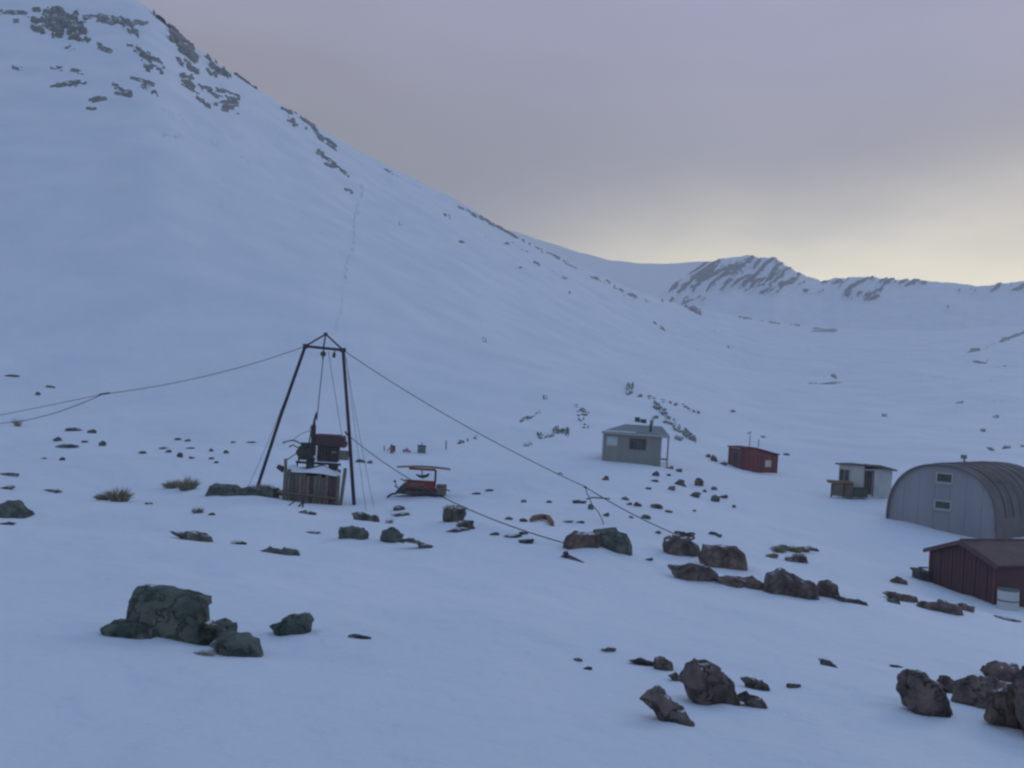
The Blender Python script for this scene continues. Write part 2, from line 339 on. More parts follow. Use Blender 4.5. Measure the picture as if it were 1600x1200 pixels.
for (a_, b_, w_) in DRIFTS:          # wind-blown snow banked round the big rocks and walls
    d_ = hit(a_, b_); x_ = (a_ - 800) / F * d_; wm_ = w_ / F * d_; n_ = .75 * wm_
    _dz += .075 * wm_ * np.exp(-(((X - x_ - .1 * wm_) / (n_ * 1.1)) ** 2 + ((Y - d_ + .25 * wm_) / n_) ** 2)) * np.clip(1 + 1.2 * fbm(X / wm_ * 2, Y / wm_ * 2, int(a_), 2), .3, 1.7)
Zg += _dz
def G(px, d):
    x = (px - 800) / F * d; return Vector((x, d, float(ground(x, d))))

# flatten / drift tweaks could go here
def grid_mesh(name, V3, m, kind='structure', closed=False):
    a, b = V3.shape[:2]; me = bpy.data.meshes.new(name)
    me.vertices.add(a * b); me.vertices.foreach_set('co', V3.reshape(-1).astype(np.float32))
    idx = np.arange(a * b).reshape(a, b)
    f = np.stack([idx[:-1, :-1], idx[:-1, 1:], idx[1:, 1:], idx[1:, :-1]], -1).reshape(-1, 4)
    me.loops.add(f.size); me.loops.foreach_set('vertex_index', f.reshape(-1).astype(np.int32))
    me.polygons.add(len(f)); me.polygons.foreach_set('loop_start', (np.arange(len(f)) * 4).astype(np.int32))
    me.polygons.foreach_set('loop_total', np.full(len(f), 4, np.int32)); me.polygons.foreach_set('use_smooth', np.ones(len(f), bool))
    me.update(calc_edges=True); me.validate()
    me.materials.append(M[m]); o = bpy.data.objects.new(name, me); COL.objects.link(o)
    if kind: o['kind'] = kind
    return o
k130 = int(np.searchsorted(LR, math.log(112)))
V3 = np.stack([X, Y, Zg], -1)
# normals up: order (theta, r)
grid_mesh('snow_ground', V3[::-1, :k130 + 1], 'snow')
grid_mesh('snowy_hillside', V3[::-1, k130:], 'snow')

# far valley side and rocky peak
def range_mesh(name, sky, d0, d1, d2, base_py, px0, px1, step, rows, rockf, disp, m):
    pxs = np.arange(px0, px1, step); sp = np.interp(pxs, [p[0] for p in sky], [p[1] for p in sky])
    rough = fbm(pxs / 22.0, pxs * 0 + 3, 5, 5, .55) * disp[0]
    sp = sp + rough
    t = np.linspace(0, 1, rows); U = (pxs - 800)[:, None] / F
    D = d0 + (d1 - d0) * t[None, :] + U * 0
    g = t ** .8
    PY = base_py + (sp[:, None] - base_py) * g[None, :]
    Z = (600 - PY) / F * D
    mask = rockf(pxs[:, None] + 0 * PY, PY)
    rel = np.clip(1 - t, 0, 1)[None, :] ** .5
    Z = Z + fbm(U * D / 160, D / 160, 31, 5) * disp[1] * np.minimum(1, rel * 1.5) + mask * disp[2] * (.25 + .75 * rel)
    # back side
    tb = np.linspace(.08, 1, 12); Db = d1 + (d2 - d1) * tb[None, :] + U * 0; Zb = Z[:, -1:] * (1 - tb[None, :] * .75)
    D = np.concatenate([D, Db], 1); Z = np.concatenate([Z, Zb], 1); mask = np.concatenate([mask, np.repeat(mask[:, -1:], 12, 1)], 1)
    Xm = U * D
    o = grid_mesh(name, np.stack([Xm, D, Z], -1)[::-1], m)
    at = o.data.attributes.new('rock', 'FLOAT', 'POINT'); at.data.foreach_set('value', mask[::-1].reshape(-1).astype(np.float32))
    return o
ELL = [(1118, 428, 62, 26, 1.0), (1180, 425, 52, 24, 1.0), (1062, 449, 34, 9, .9), (1200, 448, 55, 12, .55), (1075, 472, 30, 8, .55), (1260, 432, 14, 8, .5),
       (1345, 455, 32, 16, .75), (1300, 440, 26, 6, .6), (1375, 440, 26, 7, .6), (1425, 441, 22, 8, .85), (1530, 455, 30, 8, .5), (1580, 449, 28, 6, .75), (1477, 485, 8, 4, .9), (1270, 458, 16, 5, .5)]
def rockf(px, py):
    c, s_ = math.cos(R(-38)), math.sin(R(-38))
    a = (px * c + py * s_); b = (-px * s_ + py * c) + 7 * fbm(px / 28, py / 22, 47, 3)
    a = a + 8 * fbm(px / 15, py / 15, 48, 2)
    n = fbm(a / 34, b / 4.2, 41, 4, .65) * 1.25 + .45 * fbm(px / 6, py / 4, 43, 3)
    env = np.zeros_like(px, float)
    for (ex, ey, rx, ry, wt) in ELL:
        q = ((px - ex) / rx) ** 2 + ((py - ey) / ry) ** 2
        env = np.maximum(env, wt * np.clip(1.35 - q, 0, 1))
    return np.clip(env * .68 + n * 1.3 - .13, 0, 1) * (env > .02)
SKY1 = [(500, 480), (900, 476), (1000, 470), (1030, 458), (1050, 444), (1075, 432), (1100, 413), (1130, 404), (1150, 401), (1168, 398), (1185, 403), (1196, 404), (1208, 403), (1220, 412), (1240, 422), (1265, 433), (1285, 441), (1305, 435), (1330, 432), (1380, 434), (1410, 438), (1440, 437), (1480, 441), (1525, 448), (1560, 444), (1600, 440), (1750, 428), (1900, 436), (2300, 460), (3200, 520)]
range_mesh('rocky_mountain_range', SKY1, 880, 1150, 1400, 560, 700, 3200, 1.6, 170, rockf, (3.0, 9.0, 8.0), 'mountain')
SKY2 = [(-200, 420), (500, 390), (780, 355), (820, 367), (850, 377), (900, 393), (950, 406), (1000, 412), (1060, 411), (1110, 408), (1160, 420), (1300, 450), (2200, 470), (3500, 500)]
range_mesh('distant_snow_ridge', SKY2, 1500, 1900, 2100, 560, -200, 2400, 12, 60, lambda a, b: np.zeros_like(a * b, float), (1.5, 20, 0), 'mountain')

# ------------------------------------------------------------------ rocks
def rock_mesh(seed, cuts=9, sub=3, flat=.75):
    rnd = random.Random(seed); bm = bmesh.new(); bmesh.ops.create_icosphere(bm, subdivisions=sub, radius=1)
    planes = []
    for _ in range(cuts):
        n = Vector((rnd.gauss(0, 1), rnd.gauss(0, 1), rnd.gauss(0, .8))).normalized(); planes.append((n, rnd.uniform(.45, .8)))
    off = Vector((seed * 3.1, seed * 1.7, 0))
    for v in bm.verts:
        for n, d in planes:
            q = v.co.dot(n)
            if q > d: v.co -= n * (q - d) * .92
        f = mn.fractal(v.co * 1.4 + off, .6, 2, 4); v.co *= 1 + .36 * f
        f2 = mn.noise(v.co * 6 + off); v.co *= 1 + .11 * f2
        v.co.z *= flat
    xs = [v.co.x for v in bm.verts]; ys = [v.co.y for v in bm.verts]; zs = [v.co.z for v in bm.verts]
    cx, cy = (max(xs) + min(xs)) / 2, (max(ys) + min(ys)) / 2
    for v in bm.verts:
        v.co.x = (v.co.x - cx) / (max(xs) - min(xs)); v.co.y = (v.co.y - cy) / (max(ys) - min(ys)); v.co.z = (v.co.z - min(zs)) / (max(zs) - min(zs))
    me = bpy.data.meshes.new('rock'); bm.to_mesh(me); bm.free(); return me
RM = {}
def rock_data(i, m):
    k = (i % 14, m)
    if k not in RM:
        me = rock_mesh(i % 14 + 1, sub=3); me.materials.append(M[m]); RM[k] = me
    return RM[k]
_rc = [0]
def stone(px, py, wpx, hpx, label, group=None, name='rock', m='rock', tilt=0, cat='rock'):
    """unit rock mesh, base sunk; px,py = centre of the visible stone in the photo, wpx x hpx its size there"""
    _rc[0] += 1; i = _rc[0]
    d = hit(px, py + hpx * .42)
    wx = wpx / F * d; hz = hpx / F * d; dp = wx * random.Random(i).uniform(.55, .85)
    dc = d + dp * .3
    o = bpy.data.objects.new(name, rock_data(i * 5 + 3, m)); COL.objects.link(o)
    wx *= 1.08
    sink = .45 * hz
    p = G(px, dc); top = (600 - (py - hpx / 2)) / F * dc
    H = max(top - (p.z - sink), .25 * wx * .4)
    o.location = (p.x, p.y, top - H)
    o.scale = (wx, dp, H); o.rotation_euler = (0, R(tilt), random.Random(i).choice((0, math.pi)) + random.Random(i + 9).uniform(-.25, .25))
    tag(o, label, cat, group); return o
def rock_outline(pts, label, depth=.7, m='rock', name='boulder', group=None, d=None, cat='boulder', seed=1, rough=.055, front=.72):
    """a boulder whose outline follows pts (photo pixels), with its own real depth, rounded front to back, sunk in the snow"""
    ys = [p[1] for p in pts]; xs = [p[0] for p in pts]; cx = sum(xs) / len(xs)
    if m == 'rock' and cx > 1000: m = 'rock_warm'
    low = max(pts, key=lambda p: p[1])
    d0 = d or hit(cx, sum(sorted(ys)[-3:]) / 3)
    wm = (max(xs) - min(xs)) / F * d0; dep = wm * depth; dc = d0 + dep * .08
    W = [P(x, y, dc) for x, y in pts]
    # resample outline
    per = []
    for i in range(len(W)):
        a, b = W[i], W[(i + 1) % len(W)]; n = max(1, int((b - a).length / (wm * .09)))
        for k in range(n): per.append(a.lerp(b, k / n))
    n = len(per); cxw = sum(p.x for p in per) / n; czw = sum(p.z for p in per) / n; zl = min(p.z for p in per)
    czw = zl + (czw - zl) * .8
    lay = [(-.5, .45), (-.44, front), (-.3, .9), (-.12, .985), (.05, 1.0), (.25, .93), (.42, .75), (.5, .45)]
    V, Fs = [], []
    off = Vector((seed * 7.7, 3.3, seed))
    for (yy, sc) in lay:
        for p in per:
            q = Vector((cxw + (p.x - cxw) * sc, p.y + yy * dep, czw + (p.z - czw) * sc))
            q.x = cxw + (q.x - cxw) * 1.05
            if p.z < czw: q.z -= wm * .14
            f = mn.fractal(q * (2.2 / max(wm, .3)) + off, .7, 2, 4)
            dirv = Vector((p.x - cxw, yy * dep, p.z - czw))
            if dirv.length > 1e-4: q += dirv.normalized() * f * wm * rough * (1.0 if sc < .97 else .5)
            V.append(tuple(q))
    L = len(lay)
    for j in range(L - 1):
        for k in range(n):
            Fs.append((j * n + k, j * n + (k + 1) % n, (j + 1) * n + (k + 1) % n, (j + 1) * n + k))
    for j, yy in ((0, -.52), (L - 1, .52)):
        c = len(V); V.append((cxw, dc + yy * dep, czw))
        for k in range(n):
            Fs.append((c, j * n + (k + 1) % n, j * n + k) if j == 0 else (c, j * n + k, j * n + (k + 1) % n))
    org = (cxw, dc, zl)
    o = mesh_obj(name, V, Fs, m, None, org)
    bm = bmesh.new(); bm.from_mesh(o.data); bmesh.ops.recalc_face_normals(bm, faces=bm.faces)
    bmesh.ops.subdivide_edges(bm, edges=bm.edges, cuts=1, use_grid_fill=True)
    for v in bm.verts:
        f = mn.fractal(v.co * (4.0 / max(wm, .3)) + off, .8, 2, 3); c_ = mn.cell(v.co * (3.2 / max(wm, .3)) + off); v.co += v.normal * (f * .8 + (c_ - .5) * .55) * wm * rough
    bm.to_mesh(o.data); bm.free()
    tag(o, label, cat, group); return o

def outcrop(px, py, wpx, hpx, label, group=None, slant=0, fill=.5, m='outcrop', name='rock_outcrop', seed=None, thick=None):
    """broken rock breaking through the snow of a slope: a rough slab following the slope, most of it under the snow"""
    _rc[0] += 1; seed = seed or _rc[0]
    if fill < .36: m = 'outcrop_faint'; fill += .16
    n1, n2 = max(10, int(min(wpx, 90) / 1.6)), max(8, int(min(hpx, 60) / 1.3))
    U = np.linspace(-.62, .62, n1)[:, None] + np.zeros((1, n2)); Vv = np.linspace(-.7, .7, n2)[None, :] + np.zeros((n1, 1))
    tl = math.tan(R(slant))
    PX = px + U * wpx; PYY = py + Vv * hpx + (PX - px) * tl
    D = np.empty_like(PX)
    for i in range(n1):
        s = (600 - PYY[i]) / F
        xx = (PX[i].mean() - 800) / F; z = ground(_D * xx, _D) / _D
        # first hit for each py through running maximum
        rm = np.maximum.accumulate(z)
        D[i] = np.interp(s, rm, _D)
    D = np.clip(D, D.mean() * .6, D.mean() * 1.5)
    Xw = (PX - 800) / F * D
    zz_ = ground(Xw, D)
    mpp = float(D.mean()) / F
    graze = float(np.clip(((D[:, -3] - D[:, 2]).__abs__().mean() / (hpx * mpp) - 2.0) / 5.0, 0, 1))
    gw = .12 if (group or '').startswith('rock outcrops') else .45
    th = thick or max((.30 + gw * graze) * mpp * max(4, min(wpx, hpx)), .10)
    ca, sa = math.cos(R(slant)), math.sin(R(slant)); dx_, dy_ = PX - px, Vv * hpx + (PX - px) * tl
    al, ac = dx_ * ca + dy_ * sa, -dx_ * sa + dy_ * ca
    e = 1.15 - (np.abs(U / .5) ** 2.2 + np.abs(Vv / .5) ** 2.2)
    h = np.clip(e, -1.5, .8) * .55 + fbm(al / min(13, wpx * .28 + 1), ac / min(4.2, hpx * .42 + .6), seed * 3 + 1, 4, .62) * 2.2 + fbm(PX / 3, PYY / 3, seed + 7, 2) * .4 + (fill - .5) * 1.4 - .25
    h = np.clip(h, -.9, .45 + .2 * fbm(PX / 4, PYY / 4, seed, 2))
    h = np.where((U <= -.6) | (U >= .6) | (Vv <= -.69) | (Vv >= .69), -.9, h)
    Zw = zz_ + h * th
    org = (float(Xw.mean()), float(D.mean()), float(zz_.mean()))
    idx = np.arange(n1 * n2).reshape(n1, n2)
    f = np.stack([idx[:-1, :-1], idx[1:, :-1], idx[1:, 1:], idx[:-1, 1:]], -1).reshape(-1, 4)
    # keep only faces that come out of the snow or border on it
    hm = np.maximum(np.maximum(h[:-1, :-1], h[1:, :-1]), np.maximum(h[1:, 1:], h[:-1, 1:])).reshape(-1)
    f = f[hm > -.15]
    if not len(f): return None
    V = list(zip(Xw.reshape(-1).tolist(), D.reshape(-1).tolist(), Zw.reshape(-1).tolist()))
    used = np.unique(f); rem = {int(k): i for i, k in enumerate(used)}
    V = [V[int(k)] for k in used]; f = [tuple(rem[int(a)] for a in q)[::-1] for q in f.tolist()]
    k0 = len(V)
    o = mesh_obj(name, V, f, m, None, org)
    tag(o, label, 'rock', group); return o

ORD = ['first', 'second', 'third', 'fourth', 'fifth', 'sixth', 'seventh', 'eighth', 'ninth', 'tenth', 'eleventh', 'twelfth', 'thirteenth', 'fourteenth', 'fifteenth', 'sixteenth', 'seventeenth', 'eighteenth', 'nineteenth', 'twentieth', 'twenty-first', 'twenty-second', 'twenty-third', 'twenty-fourth', 'twenty-fifth', 'twenty-sixth', 'twenty-seventh', 'twenty-eighth', 'twenty-ninth', 'thirtieth', 'thirty-first', 'thirty-second', 'thirty-third']
def relabel(group, tail, key='x'):
    """labels that count along a row of stones, nearest end first"""
    os_ = [o for o in bpy.data.objects if o.get('group') == group]
    P_ = lambda o: (o.location.x / o.location.y, -o.location.z / o.location.y)
    os_.sort(key=lambda o: P_(o)[0] if key == 'x' else P_(o)[1])
    for i, o in enumerate(os_):
        o['label'] = tail + ', ' + ORD[i] + (' from the left' if key == 'x' else ' from the top')

# ------------------------------------------------------------------ outcrops on the big hill
gH = 'rock outcrops high on the left hill'
hill = [
 (92, 37, 74, 36, 'largest dark rock outcrop near the top of the left hill', 5, .72),
 (22, 21, 46, 9, 'thin rock band at the top left corner of the hill', 3, .5),
 (26, 33, 12, 6, 'tiny rock just under the thin band at the top left corner', 3, .6),
 (158, 30, 48, 13, 'rock streak just right of the largest hilltop outcrop', 8, .5),
 (200, 42, 30, 18, 'slanting rock below the hilltop streak left of the skyline crag', 28, .6),
 (217, 35, 28, 9, 'short rock bar left of the skyline crag', 8, .6),
 (266, 43, 46, 22, 'upper dark crag on the skyline of the left hill', 26, .78),
 (288, 72, 40, 26, 'lower dark crag just under the hill skyline', 38, .78),
 (246, 12, 30, 6, 'thin rock edge running up the skyline to the top of the photo', 48, .7),
 (130, 62, 26, 8, 'small rocks just below the largest hilltop outcrop', 12, .5),
 (110, 75, 18, 9, 'small rock pair below the largest hilltop outcrop', -20, .5),
 (164, 75, 24, 11, 'small isolated rock right of the pair below the largest outcrop', 18, .62),
 (203, 71, 10, 5, 'tiny rock above the middle hill crags', 18, .55),
 (226, 86, 34, 19, 'upper one of the two middle hill crags', 30, .68),
 (248, 100, 26, 14, 'faint rocks beside the upper middle hill crag', 35, .45),
 (240, 109, 28, 13, 'lower one of the two middle hill crags', 16, .70),
 (292, 100, 34, 14, 'faint rocky patch under the lower skyline crag', 30, .42),
 (292, 120, 22, 11, 'dark rock in the middle of the rocky slope, right of the middle crags', 15, .66),
 (300, 136, 30, 12, 'slanting rock strip under the dark rock right of the middle crags', 32, .55),
 (336, 101, 44, 20, 'long slanting crag close to the skyline, upper one', 38, .62),
 (331, 113, 18, 12, 'small crag under the long slanting one near the skyline', 25, .5),
 (380, 125, 38, 14, 'rocks along the skyline below the long slanting crag', 35, .5),
 (342, 146, 56, 15, 'long broken crag in the lower part of the rocky slope', 22, .62),
 (354, 166, 34, 15, 'lowest dark crag at the right end of the rocky slope', 12, .6),
 (315, 157, 26, 10, 'slanting rock left of the lowest dark crag', 38, .5),
 (233, 140, 26, 10, 'dark rock in the middle left of the rocky slope', 25, .65),
 (225, 128, 38, 7, 'thin rock line above the dark rock in the middle left of the slope', 15, .45),
 (193, 145, 26, 12, 'dark rock left of the middle of the rocky slope', 18, .62),
 (180, 133, 10, 6, 'speck of rock above the dark rock left of the middle', 10, .5),
 (105, 110, 46, 8, 'long flat rock streak far left on the rocky slope, upper one', 8, .5),
 (106, 132, 50, 9, 'long flat rock streak far left on the rocky slope, lower one', -6, .62),
 (153, 155, 26, 8, 'flat rock below the left streaks of the rocky slope', -8, .6),
 (143, 169, 18, 6, 'lowest flat rock at the left of the rocky slope', 8, .55),
 (28, 107, 18, 5, 'small lone rock near the left edge of the hill', 10, .5),
 (465, 181, 48, 12, 'dark rock rib on the skyline halfway down the hill', 34, .6),
 (457, 190, 20, 12, 'rock under the skyline rib halfway down', 40, .5),
 (476, 198, 8, 6, 'speck of rock beside the skyline rib halfway down', 30, .55),
 (512, 219, 40, 14, 'second rock rib on the skyline, below the first', 34, .5),
 (497, 237, 18, 9, 'small dark rock below the second skyline rib', 15, .62),
 (514, 254, 22, 12, 'darkest small rock below the second skyline rib', 25, .68),
 (534, 266, 22, 6, 'thin rock trail leading down from the darkest small rock', 40, .5),
 (545, 298, 14, 6, 'lone rock high above the derrick', 25, .6),
 (268, 178, 28, 9, 'faint rock patch below the rocky slope, upper left', 15, .3),
 (300, 190, 26, 9, 'faint rock patch below the rocky slope, upper right', 18, .25),
 (270, 212, 26, 14, 'faint rock patch below the rocky slope, lower left', 10, .3),
 (333, 222, 18, 12, 'faint rock patch below the rocky slope, lower right', 20, .3),
 (372, 217, 20, 8, 'faint rock speck east of the lower patches', 20, .25),
 (400, 210, 22, 5, 'faint thin rock line left of the skyline ribs', 30, .25),
 (278, 258, 20, 7, 'lowest faint rock patch on the smooth slope', 30, .2),
 (382, 248, 12, 10, 'faint speck low on the smooth slope', 30, .22),
]
for (a, b, c, d_, lb, sl2, fl) in hill: outcrop(a, b, c, d_, lb, gH, sl2, fl)

# thin broken line of stones just under the falling skyline
rn = random.Random(3)
gS = 'stones along the falling skyline of the hill'
line1 = [(612, 266), (655, 287), (690, 304), (732, 327), (738, 331), (760, 340), (775, 349), (800, 362), (824, 374), (848, 388), (870, 398), (890, 409), (905, 417), (925, 427), (950, 438), (965, 446), (985, 456), (1000, 462)]
for i, (a, b) in enumerate(line1):
    outcrop(a + rn.uniform(-2, 2), b + 4, rn.uniform(14, 28), 5, 'thin broken line of stones just under the falling skyline', gS, 27, rn.uniform(.30, .50))
gT = 'stones in the second line under the skyline'
for i, (a, b, c) in enumerate([(770, 352, 16), (765, 375, 14), (792, 381, 16), (800, 380, 10), (818, 393, 14), (835, 410, 16), (842, 413, 9), (868, 428, 10), (882, 434, 10), (815, 420, 8), (935, 432, 6), (975, 460, 6), (722, 378, 14), (700, 338, 14), (628, 349, 8), (625, 350, 6), (892, 459, 6)]):
    outcrop(a, b, c, 5, 'small stones scattered below the skyline where the hill runs into the valley', gT, 26, rn.uniform(.28, .50))
gV = 'rock streaks on the valley side below the rocky peak'
for (a, b, c, h, s2, fl) in [(1050, 470, 30, 8, 8, .6), (1076, 477, 34, 12, 28, .6), (1040, 463, 20, 6, 15, .5), (1098, 473, 22, 5, 5, .4), (1132, 477, 26, 6, 10, .5), (1180, 498, 44, 5, 6, .5), (1215, 503, 34, 5, 6, .5),
                         (1240, 506, 18, 6, 5, .6), (1290, 516, 46, 5, 2, .5), (1160, 491, 30, 4, 15, .4), (1030, 510, 24, 6, 30, .45), (1036, 514, 8, 5, 20, .65), (1060, 523, 28, 6, 22, .3), (1110, 537, 26, 5, 22, .3), (1142, 542, 10, 4, 8, .75),
                         (1125, 520, 20, 6, 20, .3), (1158, 561, 18, 4, 22, .3), (1085, 547, 20, 5, 10, .2), (1270, 545, 24, 4, 5, .2), (1380, 470, 20, 4, 5, .2), (1290, 598, 54, 4, -1, .5), (1303, 588, 8, 6, 30, .6),
                         (1520, 547, 26, 5, -8, .5), (1545, 540, 20, 6, -25, .35), (1580, 527, 44, 6, -22, .4), (1530, 565, 34, 5, 2, .4), (1560, 571, 26, 5, 5, .4), (1470, 590, 40, 4, 6, .2), (1560, 597, 30, 4, 5, .25), (1500, 629, 14, 4, -5, .6), (1560, 626, 16, 4, 0, .35), (1380, 622, 10, 3, 0, .3)]:
    outcrop(a, b, c, h, 'low rock streak in the snow of the valley side under the rocky peak', gV, s2, fl)
gK = 'stones on the low ridge above the grey hut'
for (a, b, c, h, s2, fl) in [(985, 609, 12, 16, 0, .6), (997, 617, 14, 6, 10, .5), (1015, 621, 18, 5, 12, .4), (1036, 627, 12, 5, 15, .5), (1052, 630, 14, 5, 20, .45), (1066, 633, 16, 5, 28, .5), (1080, 641, 14, 5, 28, .4),
                         (1028, 637, 16, 10, 35, .7), (1038, 645, 16, 11, 40, .72), (1048, 658, 16, 11, 20, .7), (1056, 668, 14, 10, 20, .68), (1068, 675, 14, 10, 40, .6), (1079, 682, 18, 11, 35, .74), (1062, 686, 16, 6, 20, .5), (1078, 690, 22, 6, 10, .45), (1024, 652, 10, 6, 0, .45), (1040, 660, 8, 6, 0, .5)]:
    outcrop(a, b, c, h, 'dark stones in the slanting line on the low ridge above the grey hut', gK, s2, fl)
stone(1091, 644, 5, 5, 'reddish single stone at the right end of the thin line above the grey hut', m='rock_brown')
gL = 'stones on the snow left of the grey hut'
for (a, b, c, h, s2, fl) in [(900, 634, 16, 4, 5, .4), (912, 641, 16, 6, 20, .45), (911, 648, 18, 7, 15, .5), (908, 656, 10, 5, 0, .5), (915, 666, 9, 6, 0, .5), (820, 655, 16, 5, -20, .4), (834, 649, 20, 5, -30, .4), (825, 694, 12, 6, -5, .5), (803, 668, 8, 5, -10, .3),
                         (870, 668, 9, 5, 0, .6), (858, 681, 22, 6, -5, .65), (843, 681, 8, 9, 0, .8), (873, 674, 18, 8, 8, .65), (886, 675, 7, 13, 0, .8), (880, 672, 14, 6, 10, .6), (720, 691, 12, 5, 0, .5), (731, 688, 8, 4, 0, .4), (741, 684, 10, 5, -5, .6), (763, 682, 12, 4, 0, .3), (1000, 700, 1, 1, 0, .1)][:-1]:
    outcrop(a, b, c, h, 'dark stones breaking the snow between the marker post and the grey hut', gL, s2, fl)
outcrop(852, 621, 7, 6, 'lone dark stone on the smooth slope up left of the grey hut', None, 0, .75)
outcrop(757, 531, 6, 6, 'lone pale speck of rock in the middle of the smooth hillside', None, 0, .6)
for i in range(15):     # faint line of scuffed stones down the fall line above the derrick
    t = .18 + .82 * i / 14; a = 578 - 52 * t ** .9 + rn.uniform(-2, 2); b = 250 + 262 * t
    outcrop(a, b, 5, 18, 'faint vertical trail of stones down the smooth hill above the derrick', 'faint stone trail above the derrick', 0, .12 + .10 * rn.random())
gQ = 'stones on the far slope at the right edge'
for (a, b, c, h) in [(1537, 672, 12, 5), (1548, 702, 14, 4), (1572, 699, 14, 5), (1579, 735, 9, 4), (1382, 650, 8, 4), (1556, 651, 10, 4), (1597, 698, 10, 4), (1146, 643, 8, 3), (1170, 676, 7, 4), (1192, 683, 8, 3)]:
    outcrop(a, b, c, h, 'small stone on the open snow slope beyond the arched hut', gQ, 3, .6)

# ------------------------------------------------------------------ stones and tufts around the camp
g1 = 'low stones on the snow shelf left of the derrick'
for (a, b, c, h, lb) in [
 (115, 671, 26, 6, 'wide low stone at the back of the shelf on the left'), (143, 674, 15, 7, 'stone right behind the wide low one on the left shelf'),
 (90, 686, 16, 8, 'rounded stone at the left end of the shelf'), (106, 697, 32, 6, 'long flat stone in front of the rounded one on the left shelf'),
 (133, 690, 10, 4, 'small stone right of the long flat one on the left shelf'), (160, 693, 11, 9, 'upright stone right of the long flat one on the left shelf'),
 (98, 717, 10, 6, 'lone stone below the shelf on the left'), (69, 716, 10, 3, 'faint flat stone below the left shelf'),
 (222, 707, 12, 5, 'lone stone in the middle of the left shelf'), (255, 700, 18, 4, 'flat stone at the centre of the stone cluster left of the derrick'),
 (262, 705, 12, 5, 'dark stone at the centre of the cluster left of the derrick'), (281, 711, 9, 9, 'upright stone in the cluster left of the derrick'),
 (300, 715, 11, 4, 'flat stone at the right of the cluster left of the derrick'), (278, 686, 11, 4, 'stone at the back of the cluster left of the derrick'),
 (293, 688, 10, 4, 'rightmost stone at the back of the cluster left of the derrick'), (297, 700, 14, 3, 'thin stone right of the cluster centre left of the derrick'),
 (330, 703, 8, 6, 'small dark stone between the cluster and the left derrick leg'), (353, 706, 8, 6, 'small dark stone nearest the left derrick leg'),
 (330, 716, 8, 4, 'tiny stone below the pair left of the derrick'), (338, 722, 7, 4, 'lowest tiny stone left of the derrick'),
 (364, 691, 9, 3, 'thin stone at the back near the left derrick leg'), (392, 691, 16, 3, 'thin flat stone behind the left derrick leg'),
 (60, 615, 8, 6, 'lone dark stone under the cable on the left slope'), (20, 587, 24, 4, 'faint stone at the left edge above the cable'), (80, 604, 18, 4, 'faint stone above the cable near the left edge')]:
    stone(a, b, c, h, lb, g1, m='rock_clean' if h > 4 else 'rock')
g2 = 'flat stones in the foreground snow on the left'
for (a, b, c, h, lb) in [
 (15, 741, 26, 6, 'pale flat stone at the left edge of the photo'), (10, 762, 26, 6, 'dark flat stone at the left edge above the pyramid rock'),
 (82, 767, 28, 5, 'thin flat stone right of the pyramid rock'), (12, 818, 26, 5, 'thin stone under the pyramid rock at the left edge'),
 (233, 786, 12, 5, 'small stone right of the first grass tuft'), (331, 803, 14, 5, 'small flat stone beside the smallest grass tuft'),
 (373, 848, 24, 6, 'flat stone between the two long stones'), (490, 832, 24, 4, 'thin flat stone between the crib and the round boulders'),
 (562, 995, 36, 7, 'thin stone alone on the foreground snow right of the wedge rock'), (951, 1014, 28, 10, 'small flat stone upper left of the big foreground boulder'),
 (903, 1031, 15, 6, 'tiny stone far left of the big foreground boulder, upper one'), (919, 1044, 15, 6, 'tiny stone far left of the big foreground boulder, lower one'),
 (1239, 1071, 26, 9, 'small flat stone right of the big foreground boulder'), (1293, 1036, 28, 11, 'dark flat stone alone in the snow between the foreground boulders'),
 (1400, 1041, 22, 4, 'thin stone sliver above the right foreground boulder'), (1580, 968, 44, 5, 'thin dark stone line below the dark red shed'),
 (1013, 874, 18, 4, 'thin stone sliver in the snow left of the boulder chain')]:
    stone(a, b, c, h, lb, g2, tilt=10 if a > 850 else 4)
g3 = 'stones below the grey hut'
